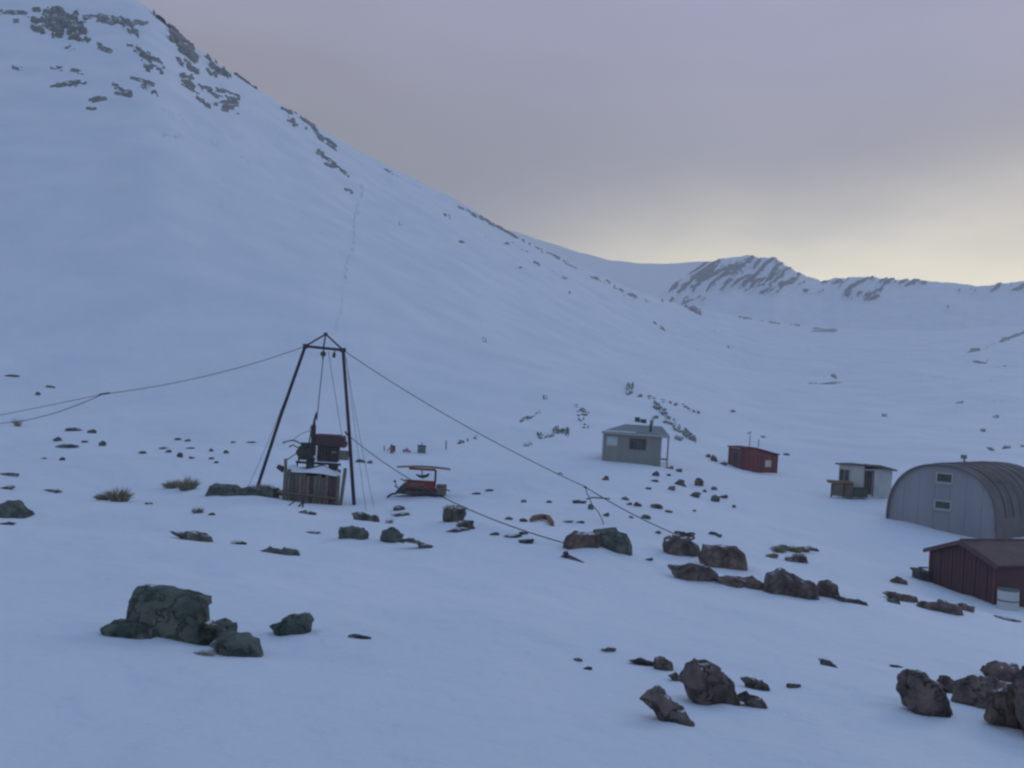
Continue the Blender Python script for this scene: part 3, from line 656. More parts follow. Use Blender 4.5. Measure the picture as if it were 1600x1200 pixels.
L3 = [(946, 747, 12, 8, 'lone round stone below the left end of the grey hut'), (1024, 740, 12, 9, 'stone under the right end of the grey hut'), (1023, 751, 14, 5, 'flat stone below the one under the grey hut'),
 (1013, 763, 10, 4, 'faint flat stone left of the stone pair below the grey hut'), (1061, 735, 10, 6, 'stone right below the porch of the grey hut'), (1045, 742, 7, 4, 'small stone below the porch of the grey hut'),
 (1063, 754, 18, 11, 'green-grey stone of the pair between grey and red huts'), (1050, 763, 13, 8, 'reddish stone of the pair between grey and red huts'), (1092, 753, 15, 14, 'tallest stone in the field between grey and red huts'),
 (1101, 767, 7, 5, 'tiny stone below the tallest one'), (1085, 773, 18, 9, 'wide stone at the middle of the field below the huts'), (1118, 779, 14, 12, 'greenish stone at the lower right of the stone field'),
 (1130, 776, 14, 6, 'slanted stone touching the greenish one'), (1116, 763, 10, 6, 'small stone above the greenish one'), (977, 779, 13, 6, 'stone just right of the rope knot'),
 (983, 787, 10, 5, 'small stone of the reddish pair under the rope'), (996, 788, 14, 8, 'dark stone of the reddish pair under the rope'), (1026, 791, 19, 8, 'wide reddish stone right of the long rope'),
 (1045, 799, 12, 5, 'faint stone beside the wide reddish one'), (1009, 808, 15, 7, 'stone lying directly under the long rope'), (986, 808, 9, 4, 'tiny stone left of the long rope'), (1085, 798, 6, 4, 'speck of stone in the open snow below the field'),
 (1028, 832, 9, 5, 'small stone left of the rope end'), (1114, 833, 16, 6, 'flat stone above the boulder chain'), (1123, 837, 10, 5, 'small stone touching the flat one above the boulder chain'),
 (923, 792, 9, 10, 'upright stone under the dangling rope'), (947, 804, 10, 7, 'round stone beside the dangling rope'), (1147, 791, 6, 5, 'tiny stone far right of the stone field'),
 (1106, 712, 10, 6, 'small stone left of the red hut'), (1116, 716, 11, 12, 'brownish stone beside the red hut'), (1130, 724, 16, 6, 'flat stone at the left foot of the red hut'), (1229, 710, 10, 4, 'dark stone right of the red hut'),
 (905, 784, 22, 6, 'flat stone left of the rope fork'), (858, 784, 9, 4, 'faint stone between the two long ropes'), (745, 771, 16, 4, 'faint stone right of the tractor, nearer one'), (765, 766, 14, 4, 'faint stone right of the tractor, farther one'), (818, 783, 9, 5, 'speck of stone between tractor and the brown log'),
 (563, 720, 16, 6, 'dark stone right of the right derrick leg'), (577, 722, 10, 5, 'small stone beside the one right of the derrick leg')]
for k, (a, b, c, h, lb) in enumerate(L3): stone(a, b, c, h, lb, g3, m='rock_brown' if 'redd' in lb or 'brown' in lb or k % 4 == 0 else 'rock_clean')
g4 = 'stones in the snow between the tractor and the boulders'
for (a, b, c, h, lb) in [(624, 794, 18, 8, 'small dark stone in front of the red tractor'), (625, 804, 32, 7, 'flat pale-topped stone in front of the red tractor'), (728, 820, 28, 15, 'pointed stone under the grass-topped mound'),
 (716, 828, 38, 7, 'flat stone under the pointed one right of the tractor'), (772, 834, 16, 6, 'small stone left of the flat pair below the lower rope'), (803, 837, 30, 7, 'flat stone of the pair below the lower rope'), (818, 833, 14, 5, 'small stone on top end of the flat pair'), (822, 846, 24, 8, 'lower stone of the pair below the lower rope'),
 (795, 810, 12, 5, 'speck of stone on the lower rope line'), (817, 813, 14, 6, 'small brown stone beside the arched log'), (888, 815, 18, 4, 'faint thin stone right of the arched log'), (907, 816, 14, 4, 'second faint thin stone right of the arched log')]:
    stone(a, b, c, h, lb, g4)

relabel(gS, 'stone in the broken line under the falling skyline')
relabel(gT, 'small stone scattered below the skyline line')
relabel(gV, 'rock streak on valley side under the peak')
relabel(gK, 'dark stone on the ridge above the grey hut')
relabel(gL, 'stone between the marker post and the grey hut')
relabel('faint stone trail above the derrick', 'patch of the faint trail above the derrick', 'y')
relabel(gQ, 'small stone on slope beyond the arched hut')
for (a, b, c, h, lb) in [(1222, 856, 26, 9, 'brown stone at the left of the grassy stone patch'), (1250, 858, 34, 8, 'long brown stone at the back of the grassy stone patch'), (1243, 873, 34, 12, 'largest brown stone at the front of the grassy stone patch'), (1206, 868, 18, 8, 'small brown stone left of the grassy stone patch'), (1272, 859, 16, 5, 'thin stone at the right of the grassy stone patch')]:
    stone(a, b, c, h, lb, g4, m='rock_brown')
# large rocks drawn one by one
B = rock_outline
B([(209, 990), (211, 928), (217, 916), (232, 912), (262, 915), (326, 934), (328, 944), (321, 949), (323, 980), (300, 1000)], 'biggest block-shaped dark boulder with a flat sloping top, lower left', .75, 'rock_clean', seed=2, rough=.022, front=.93)
B([(162, 980), (180, 970), (215, 972), (246, 986), (210, 996), (180, 993)], 'low dark rock spreading left from the foot of the block-shaped boulder', .6, 'rock_clean', seed=3)
B([(276, 998), (288, 976), (330, 972), (350, 985), (352, 1008), (318, 1008)], 'greenish low rock joining the block-shaped boulder to its neighbours', .6, 'rock', seed=4)
B([(330, 994), (335, 971), (350, 966), (368, 973), (370, 998)], 'small round boulder right of the block-shaped one', .8, 'rock_clean', seed=5)
B([(330, 1004), (348, 990), (385, 991), (407, 1002), (411, 1015), (392, 1026), (360, 1024)], 'dark rounded boulder at the lower right of the left group', .8, 'rock_clean', seed=6)
B([(424, 976), (458, 960), (482, 958), (489, 970), (488, 984), (470, 993), (445, 988)], 'wedge-shaped boulder with its thin end to the left', .7, 'rock_clean', seed=7)
B([(-12, 806), (0, 790), (14, 781), (25, 779), (36, 790), (52, 803), (48, 807)], 'pyramid-shaped dark boulder at the left edge', .9, 'rock_clean', seed=8)
B([(318, 768), (330, 758), (352, 756), (385, 759), (430, 763), (432, 773), (400, 772), (362, 770), (330, 772)], 'long low dark rock under the left leg of the derrick', .3, 'rock_clean', seed=9)
B([(266, 829), (300, 831), (330, 837), (336, 844), (322, 847), (290, 841), (280, 839)], 'long curved flat rock on the left foreground', .35, 'rock', seed=10)
B([(406, 861), (425, 853), (450, 857), (470, 863), (455, 867), (430, 865)], 'long thin dark rock ending in a hump, left foreground', .4, 'rock_clean', seed=11)
B([(466, 800), (478, 797), (494, 801), (492, 804), (475, 804)], 'low rock lying in front of the timber crib', .5, 'rock', seed=12)
B([(550, 802), (560, 800), (585, 805), (600, 815), (580, 814), (555, 810)], 'low brown rock sloping right in front of the derrick', .4, 'rock', seed=13)
B([(530, 836), (532, 824), (550, 821), (570, 826), (575, 834), (570, 842), (545, 843)], 'round dark boulder below the derrick leg', .7, 'rock_clean', seed=14)
B([(594, 842), (598, 828), (612, 823), (622, 828), (630, 836), (626, 848), (610, 848)], 'greenish humped boulder right of the round one', .7, 'rock_clean', seed=15)
B([(624, 842), (645, 839), (662, 846), (690, 854), (699, 857), (680, 856), (650, 850), (626, 847)], 'thin tail of rock running right from the humped boulder', .25, 'rock', seed=16)
B([(692, 808), (694, 795), (710, 791), (725, 794), (728, 803), (720, 816), (706, 818)], 'mound-shaped rock topped with brown grass right of the tractor', .7, 'rock', seed=17)
B([(880, 850), (886, 838), (898, 829), (936, 832), (936, 857), (905, 855)], 'left grey boulder of the split pair at the lower rope end', .6, 'rock_brown', seed=18, rough=.02, front=.8)
B([(926, 858), (928, 828), (940, 826), (962, 824), (965, 830), (978, 834), (985, 846), (987, 861), (958, 861)], 'right dark boulder of the split pair with a pale crack', .6, 'rock_clean', seed=19, rough=.02, front=.85)
B([(1037, 858), (1038, 842), (1052, 834), (1075, 836), (1090, 848), (1096, 862), (1070, 869), (1045, 864)], 'greenish boulder where the upper rope is tied', .75, 'rock', seed=20)
B([(1094, 872), (1098, 849), (1150, 853), (1162, 864), (1168, 884), (1150, 884), (1125, 876), (1108, 890)], 'flat-topped reddish boulder right of the rope-tied one', .5, 'rock_brown', seed=21, rough=.025, front=.8)
B([(1044, 882), (1080, 878), (1100, 880), (1120, 896), (1130, 912), (1090, 905), (1055, 896)], 'low left rock of the long boulder chain', .4, 'rock', seed=22)
B([(1112, 900), (1135, 898), (1160, 904), (1160, 920), (1135, 916)], 'low middle rock of the long boulder chain', .6, 'rock_brown', seed=23)
B([(1150, 900), (1175, 900), (1195, 912), (1192, 923), (1160, 920)], 'brown middle rock touching the big ridge boulder', .6, 'rock_brown', seed=24)
B([(1192, 918), (1200, 895), (1216, 884), (1240, 896), (1275, 914), (1280, 924), (1252, 934), (1215, 928)], 'big ridge-shaped boulder of the chain', .5, 'rock', seed=25)
B([(1275, 928), (1280, 908), (1295, 905), (1308, 914), (1312, 930), (1295, 935)], 'rounded boulder at the right end of the chain', .7, 'rock_brown', seed=26)
B([(1305, 930), (1340, 936), (1370, 946), (1345, 943), (1308, 936)], 'thin rock sliver trailing from the right end of the chain', .3, 'rock', seed=27)
B([(1380, 926), (1400, 924), (1428, 932), (1440, 938), (1418, 942), (1395, 936)], 'low reddish rock below the arched hut, left one', .45, 'rock_brown', seed=28)
B([(1384, 936), (1400, 934), (1410, 945), (1392, 944)], 'small rock tucked under the left low reddish rock', .6, 'rock_clean', seed=29)
B([(1432, 948), (1442, 938), (1470, 938), (1500, 950), (1506, 960), (1470, 950), (1455, 953)], 'low reddish rock in front of the dark red shed, middle one', .4, 'rock_brown', seed=30)
B([(1488, 946), (1505, 942), (1522, 948), (1522, 957), (1500, 954)], 'low tan rock in front of the dark red shed, right one', .5, 'rock_brown', seed=31)
B([(1392, 908), (1402, 901), (1414, 906), (1420, 914), (1404, 912)], 'small rock in the snow left of the dark red shed', .5, 'rock_brown', seed=32)
B([(1062, 1062), (1074, 1038), (1088, 1030), (1106, 1032), (1128, 1046), (1150, 1068), (1156, 1088), (1140, 1105), (1110, 1100), (1082, 1082)], 'largest boulder in the foreground centre right, leaning down right', .6, 'rock', seed=33, rough=.05)
B([(1002, 1092), (1012, 1078), (1028, 1072), (1042, 1082), (1070, 1108), (1084, 1122), (1082, 1132), (1050, 1120), (1015, 1104)], 'long pointed boulder nearest the camera', .45, 'rock', seed=34)
B([(984, 1032), (1000, 1028), (1022, 1034), (1026, 1042), (1004, 1040)], 'low flat rock at the upper left of the foreground boulders', .5, 'rock', seed=35)
B([(1020, 1040), (1024, 1026), (1038, 1026), (1050, 1036), (1050, 1050), (1034, 1048)], 'small round rock between the flat rock and the largest boulder', .7, 'rock', seed=36)
B([(1044, 1054), (1056, 1050), (1066, 1060), (1068, 1068), (1050, 1062)], 'small rock touching the left side of the largest boulder', .6, 'rock', seed=37)
B([(1158, 1060), (1176, 1058), (1200, 1068), (1208, 1078), (1190, 1080), (1168, 1072)], 'flat rock right of the largest foreground boulder, upper one', .5, 'rock', seed=38)
B([(1148, 1090), (1164, 1082), (1184, 1088), (1202, 1100), (1200, 1108), (1172, 1100)], 'flat rock right of the largest foreground boulder, lower one', .5, 'rock', seed=39)
B([(1404, 1078), (1408, 1056), (1422, 1046), (1446, 1048), (1462, 1062), (1482, 1092), (1488, 1112), (1470, 1117), (1438, 1106), (1412, 1092)], 'rounded boulder left of the right-edge rock pile', .6, 'rock', seed=40, rough=.05)
B([(1460, 1070), (1470, 1056), (1482, 1056), (1496, 1066), (1500, 1080), (1482, 1084), (1466, 1082)], 'smaller boulder behind the rounded one near the right edge', .7, 'rock', seed=41)
B([(1492, 1088), (1498, 1072), (1512, 1060), (1534, 1050), (1556, 1056), (1566, 1078), (1560, 1106), (1535, 1102), (1512, 1096)], 'left boulder of the pile cut by the right edge', .7, 'rock', seed=42, rough=.07)
B([(1534, 1050), (1546, 1036), (1562, 1029), (1580, 1036), (1594, 1052), (1598, 1068), (1566, 1066)], 'top boulder of the pile at the right edge', .7, 'rock_brown', seed=43, rough=.07)
B([(1542, 1112), (1550, 1082), (1566, 1064), (1590, 1062), (1606, 1078), (1612, 1132), (1590, 1142), (1566, 1130)], 'lowest brown boulder in front of the pile at the right edge', .6, 'rock_brown', seed=44, rough=.08)
B([(1590, 1060), (1602, 1042), (1640, 1038), (1690, 1070), (1700, 1150), (1640, 1168), (1604, 1140)], 'boulder of the pile mostly beyond the right edge', .6, 'rock', seed=45, rough=.07)

# ------------------------------------------------------------------ grass tussocks
def tussock(px, py, wpx, hpx, label, n=260, seed=1, lean=0.0):
    rnd = random.Random(seed); d = hit(px, py + hpx * .45); wv = wpx / F * d; hv = hpx / F * d; c = G(px, d + wv * .2)
    V, Fs = [], []
    for _ in range(n):
        a = rnd.uniform(0, 2 * math.pi); r0 = wv * .32 * math.sqrt(rnd.random()); x, y = r0 * math.cos(a) * 1.2, r0 * math.sin(a)
        L = hv * rnd.uniform(.65, 1.25) * (1.15 - r0 / wv); dirx = x / wv * 1.6 + rnd.gauss(0, .25) + lean; diry = y / wv * 1.6 + rnd.gauss(0, .25)
        bw = wv * .022 + .006; b = Vector((x, y, float(ground(c.x + x, c.y + y)) - c.z - .05)); up = Vector((dirx, diry, 1)).normalized(); sdv = up.cross(Vector((rnd.gauss(0, 1), rnd.gauss(0, 1), 0))).normalized() * bw
        p1 = b + up * L * .6; p2 = p1 + (up + Vector((dirx, diry, -.5)) * .6).normalized() * L * .5
        k = len(V); V += [tuple(b - sdv), tuple(b + sdv), tuple(p1 + sdv * .8), tuple(p1 - sdv * .8), tuple(p2)]
        Fs += [(k, k + 1, k + 2, k + 3), (k + 3, k + 2, k + 4)]
    V = [(v[0] + c.x, v[1] + c.y, v[2] + c.z) for v in V]
    T = Thing('tussock', label, 'grass tuft', c)
    g = T.part('grass_blades', (V, Fs), 'grass'); g['kind'] = 'stuff'
    return T
tussock(186, 774, 26, 22, 'largest brown grass tuft left of the derrick', 320, 1)
tussock(162, 775, 18, 14, 'small grass tuft touching the largest one', 160, 2, -.3)
tussock(293, 757, 24, 20, 'right brown grass tuft of the pair behind the long rock', 280, 3)
tussock(270, 757, 26, 13, 'left flatter grass tuft of the pair behind the long rock', 220, 4, -.2)
tussock(309, 797, 14, 11, 'smallest round grass tuft on the left snow', 120, 5)
tussock(410, 765, 38, 15, 'tan grass growing at the foot of the left derrick leg', 300, 6)
tussock(432, 768, 26, 12, 'tan grass patch against the left side of the timber crib', 200, 7)
tussock(710, 795, 34, 13, 'brown grass on top of the mound right of the tractor', 260, 8)
tussock(1216, 858, 18, 12, 'grass tuft at the left of the patch right of the boulders', 160, 9)
tussock(1240, 858, 26, 10, 'grass tuft in the middle of the patch right of the boulders', 200, 10)
tussock(1264, 856, 16, 7, 'flat grass tuft at the right of the patch right of the boulders', 160, 11)
tussock(1250, 868, 20, 8, 'tan grass tuft in front of the patch right of the boulders', 240, 12)
tussock(1205, 868, 14, 8, 'tiny grass tuft left of the patch right of the boulders', 100, 13)
tussock(318, 1019, 30, 12, 'tan grass poking from the snow below the block-shaped boulder', 160, 14)
tussock(28, 660, 9, 14, 'pale grass tuft under the cable at the left', 80, 15)
tussock(609, 813, 8, 10, 'thin grass tuft behind the humped boulder', 70, 16)

# arched log
lg = [P(828, 814, hit(832, 816)), P(834, 809, hit(832, 816)), P(846, 807, hit(846, 812)), P(857, 809, hit(858, 815)), P(862, 816, hit(862, 822)), P(864, 822, hit(862, 822))]
o = mesh_obj('bent_log', *tube(lg, [.06, .10, .11, .11, .09, .05], 8), 'plank_tan', None, tuple(lg[0]), True)
tag(o, 'brown log bent like an arch in the snow right of the tractor', 'log')
dR = hit(892, 872)
lg = [P(878, 870, dR + .2), P(888, 870, dR), P(898, 874, dR - .3), (P(912, 880, dR - .6))]
T = Thing('reddish_branch', 'reddish branch with a knob lying in front of the split boulders', 'branch', P(888, 872, dR))
T.part('stem', tube(lg, [.05, .07, .06, .03], 8), 'rock_brown', smooth=True)
T.part('knob', tube([P(883, 862, dR), P(886, 871, dR)], [.07, .09], 8), 'rustred', smooth=True)

# ------------------------------------------------------------------ buildings
def lerp(a, b, t): return Vector(a) + (Vector(b) - Vector(a)) * t
class Frame:
    """local axes of a building: u along the front from A to B, v away behind it, z truly up; metres"""
    def __init__(s, A, B):
        s.A = Vector(A); d = Vector(B) - s.A; d -= UP * d.dot(UP); s.L = d.length; s.u = d.normalized(); s.v = UP.cross(s.u)
        if s.v.y < 0: s.v = -s.v
    def p(s, u, v, z): return s.A + s.u * u + s.v * v + UP * z
    def rot(s): return Matrix((s.u, s.v, UP)).transposed()
    def box(s, u0, u1, v0, v1, z0, z1): return box(s.p((u0 + u1) / 2, (v0 + v1) / 2, (z0 + z1) / 2), (u1 - u0, v1 - v0, z1 - z0), s.rot())
def poly_slab(pts, n, th):
    """a planar polygon given thickness th along -n"""
    n = Vector(n).normalized(); k = len(pts); V = [tuple(p) for p in pts] + [tuple(Vector(p) - n * th) for p in pts]
    Fs = [tuple(range(k)), tuple(range(2 * k - 1, k - 1, -1))] + [(i, i + k, (i + 1) % k + k, (i + 1) % k) for i in range(k)]
    return V, Fs
def fix(o):
    bm = bmesh.new(); bm.from_mesh(o.data); bmesh.ops.recalc_face_normals(bm, faces=bm.faces); bm.to_mesh(o.data); bm.free(); return o
def wall_with_holes(fr, u0, u1, v, z0, z1, holes, th=.08):
    """a wall along u with rectangular openings (u0,u1,z0,z1)"""
    us = sorted({u0, u1, *[h[0] for h in holes], *[h[1] for h in holes]}); zs = sorted({z0, z1, *[h[2] for h in holes], *[h[3] for h in holes]})
    parts = []
    for i in range(len(us) - 1):
        for j in range(len(zs) - 1):
            cu, cz = (us[i] + us[i + 1]) / 2, (zs[j] + zs[j + 1]) / 2
            if any(h[0] < cu < h[1] and h[2] < cz < h[3] for h in holes): continue
            parts.append(fr.box(us[i], us[i + 1], v, v + th, zs[j], zs[j + 1]))
    return join(*parts)
def window(T, fr, u0, u1, v, z0, z1, glass, frame='frame', fw=.06, mull=0, side=None, label=None):
    f = T.part('window', join(fr.box(u0 - fw, u1 + fw, v - .04, v + .05, z1, z1 + fw), fr.box(u0 - fw, u1 + fw, v - .04, v + .05, z0 - fw, z0),
                              fr.box(u0 - fw, u0, v - .04, v + .05, z0, z1), fr.box(u1, u1 + fw, v - .04, v + .05, z0, z1),
                              *[fr.box(u0 + (u1 - u0) * k / (mull + 1) - .02, u0 + (u1 - u0) * k / (mull + 1) + .02, v - .03, v + .045, z0, z1) for k in range(1, mull + 1)]), frame)
    if label: f['label'] = label
    T.part('pane', fr.box(u0, u1, v + .01, v + .03, z0, z1), glass, parent=f)
    return f

# --- grey hut
dA, dB = 76.5, 75.9
fr = Frame(P(941, 716, dA), P(1032, 724, dB))
Lh = fr.L; H = 1.93; D_ = 3.2
T = Thing('grey_hut', 'grey weatherboard hut with a low hipped roof and an open porch at its right end', 'hut', fr.A)
T.part('wall', join(wall_with_holes(fr, 0, Lh, 0, -.35, H, [(.28, 1.0, 1.0, 1.6), (1.95, 3.05, .85, 1.55)]), fr.box(0, .08, .08, D_, -.35, H), fr.box(Lh - .08, Lh, .08, D_, -.35, H), fr.box(0, Lh, D_, D_ + .08, -.35, H)), 'hut_grey')
# roof: ridge from a left hip to the right gable
ov = .16
eA, eB = fr.p(-ov, -ov, H), fr.p(Lh + .55, -ov, H - .05); eC, eD = fr.p(Lh + .55, D_ + ov, H - .05), fr.p(-ov, D_ + ov, H)
r1, r2 = fr.p(1.5, D_ / 2, H + .62), fr.p(Lh - .05, D_ / 2, H + .62)
V = [tuple(p) for p in (eA, eB, eC, eD, r1, r2)] + [tuple(p - Vector((0, 0, .09))) for p in (eA, eB, eC, eD, r1, r2)]
Fs = [(0, 1, 5, 4), (2, 3, 4, 5), (3, 0, 4), (1, 2, 5), (6, 10, 11, 7), (8, 11, 10, 9), (9, 10, 6), (7, 11, 8), (0, 6, 7, 1), (1, 7, 8, 2), (2, 8, 9, 3), (3, 9, 6, 0)]
roof = fix(T.part('roof', (V, Fs), 'hut_roof'))
T.part('gutter', fr.box(-ov, Lh + .4, -ov - .06, -ov - .005, H - .10, H - .01), 'frame')
T.part('snow_strip', fr.box(-.02, 2.3, -.12, .25, H + .045, H + .125), 'snow')
T.part('flue', tube([fr.p(3.35, .55, H + .2), fr.p(3.35, .55, H + .75)], .09), 'dark', parent=roof)
window(T, fr, .28, 1.0, 0, 1.0, 1.6, 'glass_pale', label='pale window at the left end')
window(T, fr, 1.95, 3.05, 0, .85, 1.55, 'glass_dark', frame='wood_mid', mull=1, label='dark double window with brown frame')
T.part('corner_board', fr.box(-.06, .05, -.05, -.003, -.3, H), 'frame')
T.part('porch_post', fr.box(Lh + .42, Lh + .52, .0, .10, -.6, H - .12), 'hut_grey')
T.part('porch_post', fr.box(Lh + .42, Lh + .52, D_ - .2, D_ - .1, -.6, H - .12), 'hut_grey')
T.part('porch_deck', fr.box(Lh + .003, Lh + .95, -.1, D_, -.55, -.36), 'wood_mid')
T.part('porch_rail', fr.box(Lh + .01, Lh + .42, .02, .07, .18, .30), 'wood_mid')
for k in range(6):
    T.part('pier', fr.box(.1 + k * (Lh - .4) / 5, .32 + k * (Lh - .4) / 5, .05, .3, -1.0, -.352), 'dark')
T.part('foundation_skirt', fr.box(0, Lh, .35, .42, -1.1, -.352), 'wood_dark')
# things behind the hut
def px_box(x0, x1, y0, y1, d, dep, rx=0):
    a, b = P(x0, y1, d), P(x1, y0, d); return box(((a.x + b.x) / 2, d + dep / 2, (a.z + b.z) / 2), (b.x - a.x, dep, b.z - a.z), TM @ Matrix.Rotation(rx, 3, 'X'))
db = hit(1000, 660)
T = Thing('solar_panel', 'dark panel pair on a stand on the snow behind the grey hut', 'panel', G(1001, db))
T.part('panel', px_box(992, 1000, 652, 660, db, .1, R(-15)), 'dark'); T.part('panel', px_box(1000.8, 1010, 655, 661, db, .1, R(-15)), 'dark')
T.part('leg', px_box(995, 996, 659, 665, db, .08), 'steel'); T.part('leg', px_box(1006, 1007, 660, 665, db, .08), 'steel')
db2 = hit(1018, 664)
T = Thing('storage_barrel', 'small grey barrel on the snow behind the right end of the grey hut', 'barrel', G(1018, db2))
q = G(1018, db2)
T.part('drum', tube([P(1018, 664, db2), P(1018.5, 657, db2)], .18, 12), 'plasticgrey'); T.part('lid', tube([P(1018.5, 657, db2), P(1018.6, 656.3, db2)], .2, 12), 'dark')

# --- red hut
fr = Frame(P(1138, 731, 93.0), P(1160, 732.5, 91.35)); Lh = 1.85; D_ = 3.95; H = 2.0
T = Thing('red_hut', 'small weathered red hut with low sloping roof and pale window', 'hut', fr.A)
fs = Frame(fr.p(Lh, 0, 0), fr.p(Lh, D_, 0)); fs.v = -fr.u
T.part('wall', join(wall_with_holes(fr, 0, Lh, 0, -.8, H - .02, [(.55, 1.35, -.1, 1.45)]), fr.box(0, .07, .08, D_, -.8, H - .5), fr.box(0, Lh, D_, D_ + .07, -.8, H - .52)), 'hut_red')
T.part('wall', join(wall_with_holes(fs, 0, D_, 0, -1.0, 1.28, [(D_ - 1.35, D_ - .75, .35, .85)], .07), fs.box(0, D_ * .36, .0, .07, 1.283, H - .1), *[fs.box(D_ * .36 + k * D_ * .064 + .002, D_ * .36 + (k + 1) * D_ * .064, .0, .07, 1.283, max(1.29, H - .12 - .055 * (k + 1))) for k in range(10)]), 'hut_red')['label'] = 'long side wall with the pale window'
T.part('door', fr.box(.55, 1.35, .04, .08, -.1, 1.45), 'wood_dark'); T.part('door_frame', join(fr.box(.49, .55, -.03, .05, -.1, 1.45), fr.box(1.35, 1.41, -.03, .05, -.1, 1.45), fr.box(.49, 1.41, -.03, .05, 1.45, 1.52)), 'plasticgrey')
window(T, fs, D_ - 1.35, D_ - .75, 0, .35, .85, 'yellow', mull=0)
for k in range(9):
    u0 = .25 + k * .46
    if u0 + .07 > D_ - 1.5 and u0 < D_ - .66: continue
    T.part('batten', fs.box(u0, u0 + .06, -.035, -.003, -.9, 1.25), 'hut_redroof')
V = [tuple(fr.p(*q)) for q in ((-.14, -.16, H - .04), (Lh + .14, -.16, H + .02), (Lh + .16, D_ * .30, H + .02), (Lh + .16, D_ + .14, H - .52), (-.14, D_ + .14, H - .50), (-.14, D_ * .3, H + .02))]
n = 6; V2 = V + [(a, b, c - .10) for a, b, c in V]
roof = fix(T.part('roof', (V2, [(0, 1, 2, 5), (5, 2, 3, 4), (11, 8, 7, 6), (10, 9, 8, 11)] + [(i, i + 6, (i + 1) % 6 + 6, (i + 1) % 6) for i in range(6)]), 'hut_redroof'))
T.part('flue', tube([fr.p(Lh * .6, 1.3, H), fr.p(Lh * .6, 1.3, H + 1.0)], .05), 'frame', parent=roof)
T.part('flue', tube([fr.p(Lh * .8, 2.0, H), fr.p(Lh * .8, 2.0, H + .7)], .05), 'frame', parent=roof)
T.part('corner_board', fr.box(-.05, .04, -.06, -.003, -.8, H - .1), 'shed_trim'); T.part('trim', fr.box(.2, 1.5, -.06, -.003, H - .2, H - .13), 'frame')
T.part('step', fr.box(.1, Lh, -.7, -.05, -.55, -.30), 'wood_dark'); T.part('step', fs.box(D_ - .3, D_ + 1.9, -.5, -.05, -.62, -.52), 'wood_dark')

# --- white hut
fr = Frame(P(1309, 768, 75.5), P(1348, 771, 73.97)); Lh = 2.0; H = 2.10; D_ = 3.7
# side direction is fixed square to the front
T = Thing('white_hut', 'small white hut with a dark doorway and low brown-edged roof', 'hut', fr.A)
L1 = Lh
T.part('wall', join(wall_with_holes(fr, 0, L1, 0, -.5, H - .02, [(.08, .85, .75, 1.62)]), fr.box(0, .07, .08, D_, -.5, H - .1), fr.box(0, L1, D_, D_ + .07, -.5, H - .3)), 'white')
fs = Frame(fr.p(L1, 0, 0), fr.p(L1, D_, 0))      # right-hand long side as its own frame
fs.v = -fr.u
T.part('wall', wall_with_holes(fs, 0, D_, 0, -.6, H - .28, [(.05, 1.2, 0, 1.62)], .07), 'white')['label'] = 'long side wall with the doorway'
T.part('door', fs.box(.05, 1.2, .075, .12, 0, 1.62), 'wood_dark')['label'] = 'dark doorway panel'
T.part('door_frame', join(fs.box(.04, 1.26, -.05, -.003, 1.625, 1.70), fs.box(1.205, 1.27, -.05, -.003, -.1, 1.62)), 'wood_mid')
window(T, fr, .08, .85, 0, .75, 1.62, 'glass_dark', mull=1)
V = [tuple(fr.p(*q)) for q in ((-.18, -.2, H - .05), (L1 + .2, -.2, H + .08), (L1 + .25, D_ * .45, H + .02), (L1 + .25, D_ + .2, H - .32), (-.18, D_ + .2, H - .36), (-.18, D_ * .45, H - .02))]
n = 6; V2 = V + [(a, b, c - .09) for a, b, c in V]
T_roof = fix(T.part('roof', (V2, [tuple(range(6)), tuple(range(11, 5, -1))] + [(i, i + 6, (i + 1) % 6 + 6, (i + 1) % 6) for i in range(6)]), 'plasticgrey'))
T.part('fascia', join(beam(fr.p(L1 + .27, -.2, H - .02), fr.p(L1 + .27, D_ * .45, H - .06), .05, .12), beam(fr.p(L1 + .27, D_ * .45, H - .06), fr.p(L1 + .27, D_ + .2, H - .4), .05, .12), beam(fr.p(-.18, -.23, H - .11), fr.p(L1 + .2, -.23, H + .01), .05, .12)), 'wood_mid')
T.part('foundation_skirt', join(fs.box(0, D_, .1, .2, -1.3, -.6), fr.box(0, L1, .02, .08, -1.3, -.5)), 'wood_dark')
cx_ = hit(1312, 776)
dd = 73.6
T = Thing('work_bench', 'pale bench with a shelf standing against the white hut', 'bench', G(1318, dd))
T.part('tabletop', px_box(1297, 1334, 752, 756, dd, .8), 'plank_tan')
T.part('side_panel', px_box(1303, 1318, 756.5, 775, dd, .6), 'wood')
T.part('leg', px_box(1298.5, 1301, 756.5, 777, dd, .1), 'wood_mid'); T.part('leg', px_box(1331, 1333, 756.5, 775, dd, .1), 'wood_mid')
for i, (x0, x1, y0, y1, mm, lb) in enumerate([(1320, 1333, 758, 778, 'wood_mid', 'brown crate under the bench beside the white hut'), (1334, 1356, 764, 777, 'darkgreen', 'dark green crate at the foot of the white hut doorway')]):
    T = Thing('crate', lb, 'crate', G((x0 + x1) / 2, dd))
    c0 = px_box(x0, x1, y0, y1, dd - .1, .5); T.part('box', c0, mm)
    T.part('lid', px_box(x0 - .5, x1 + .5, y0 - 1.5, y0 - .1, dd - .13, .56), 'dark')

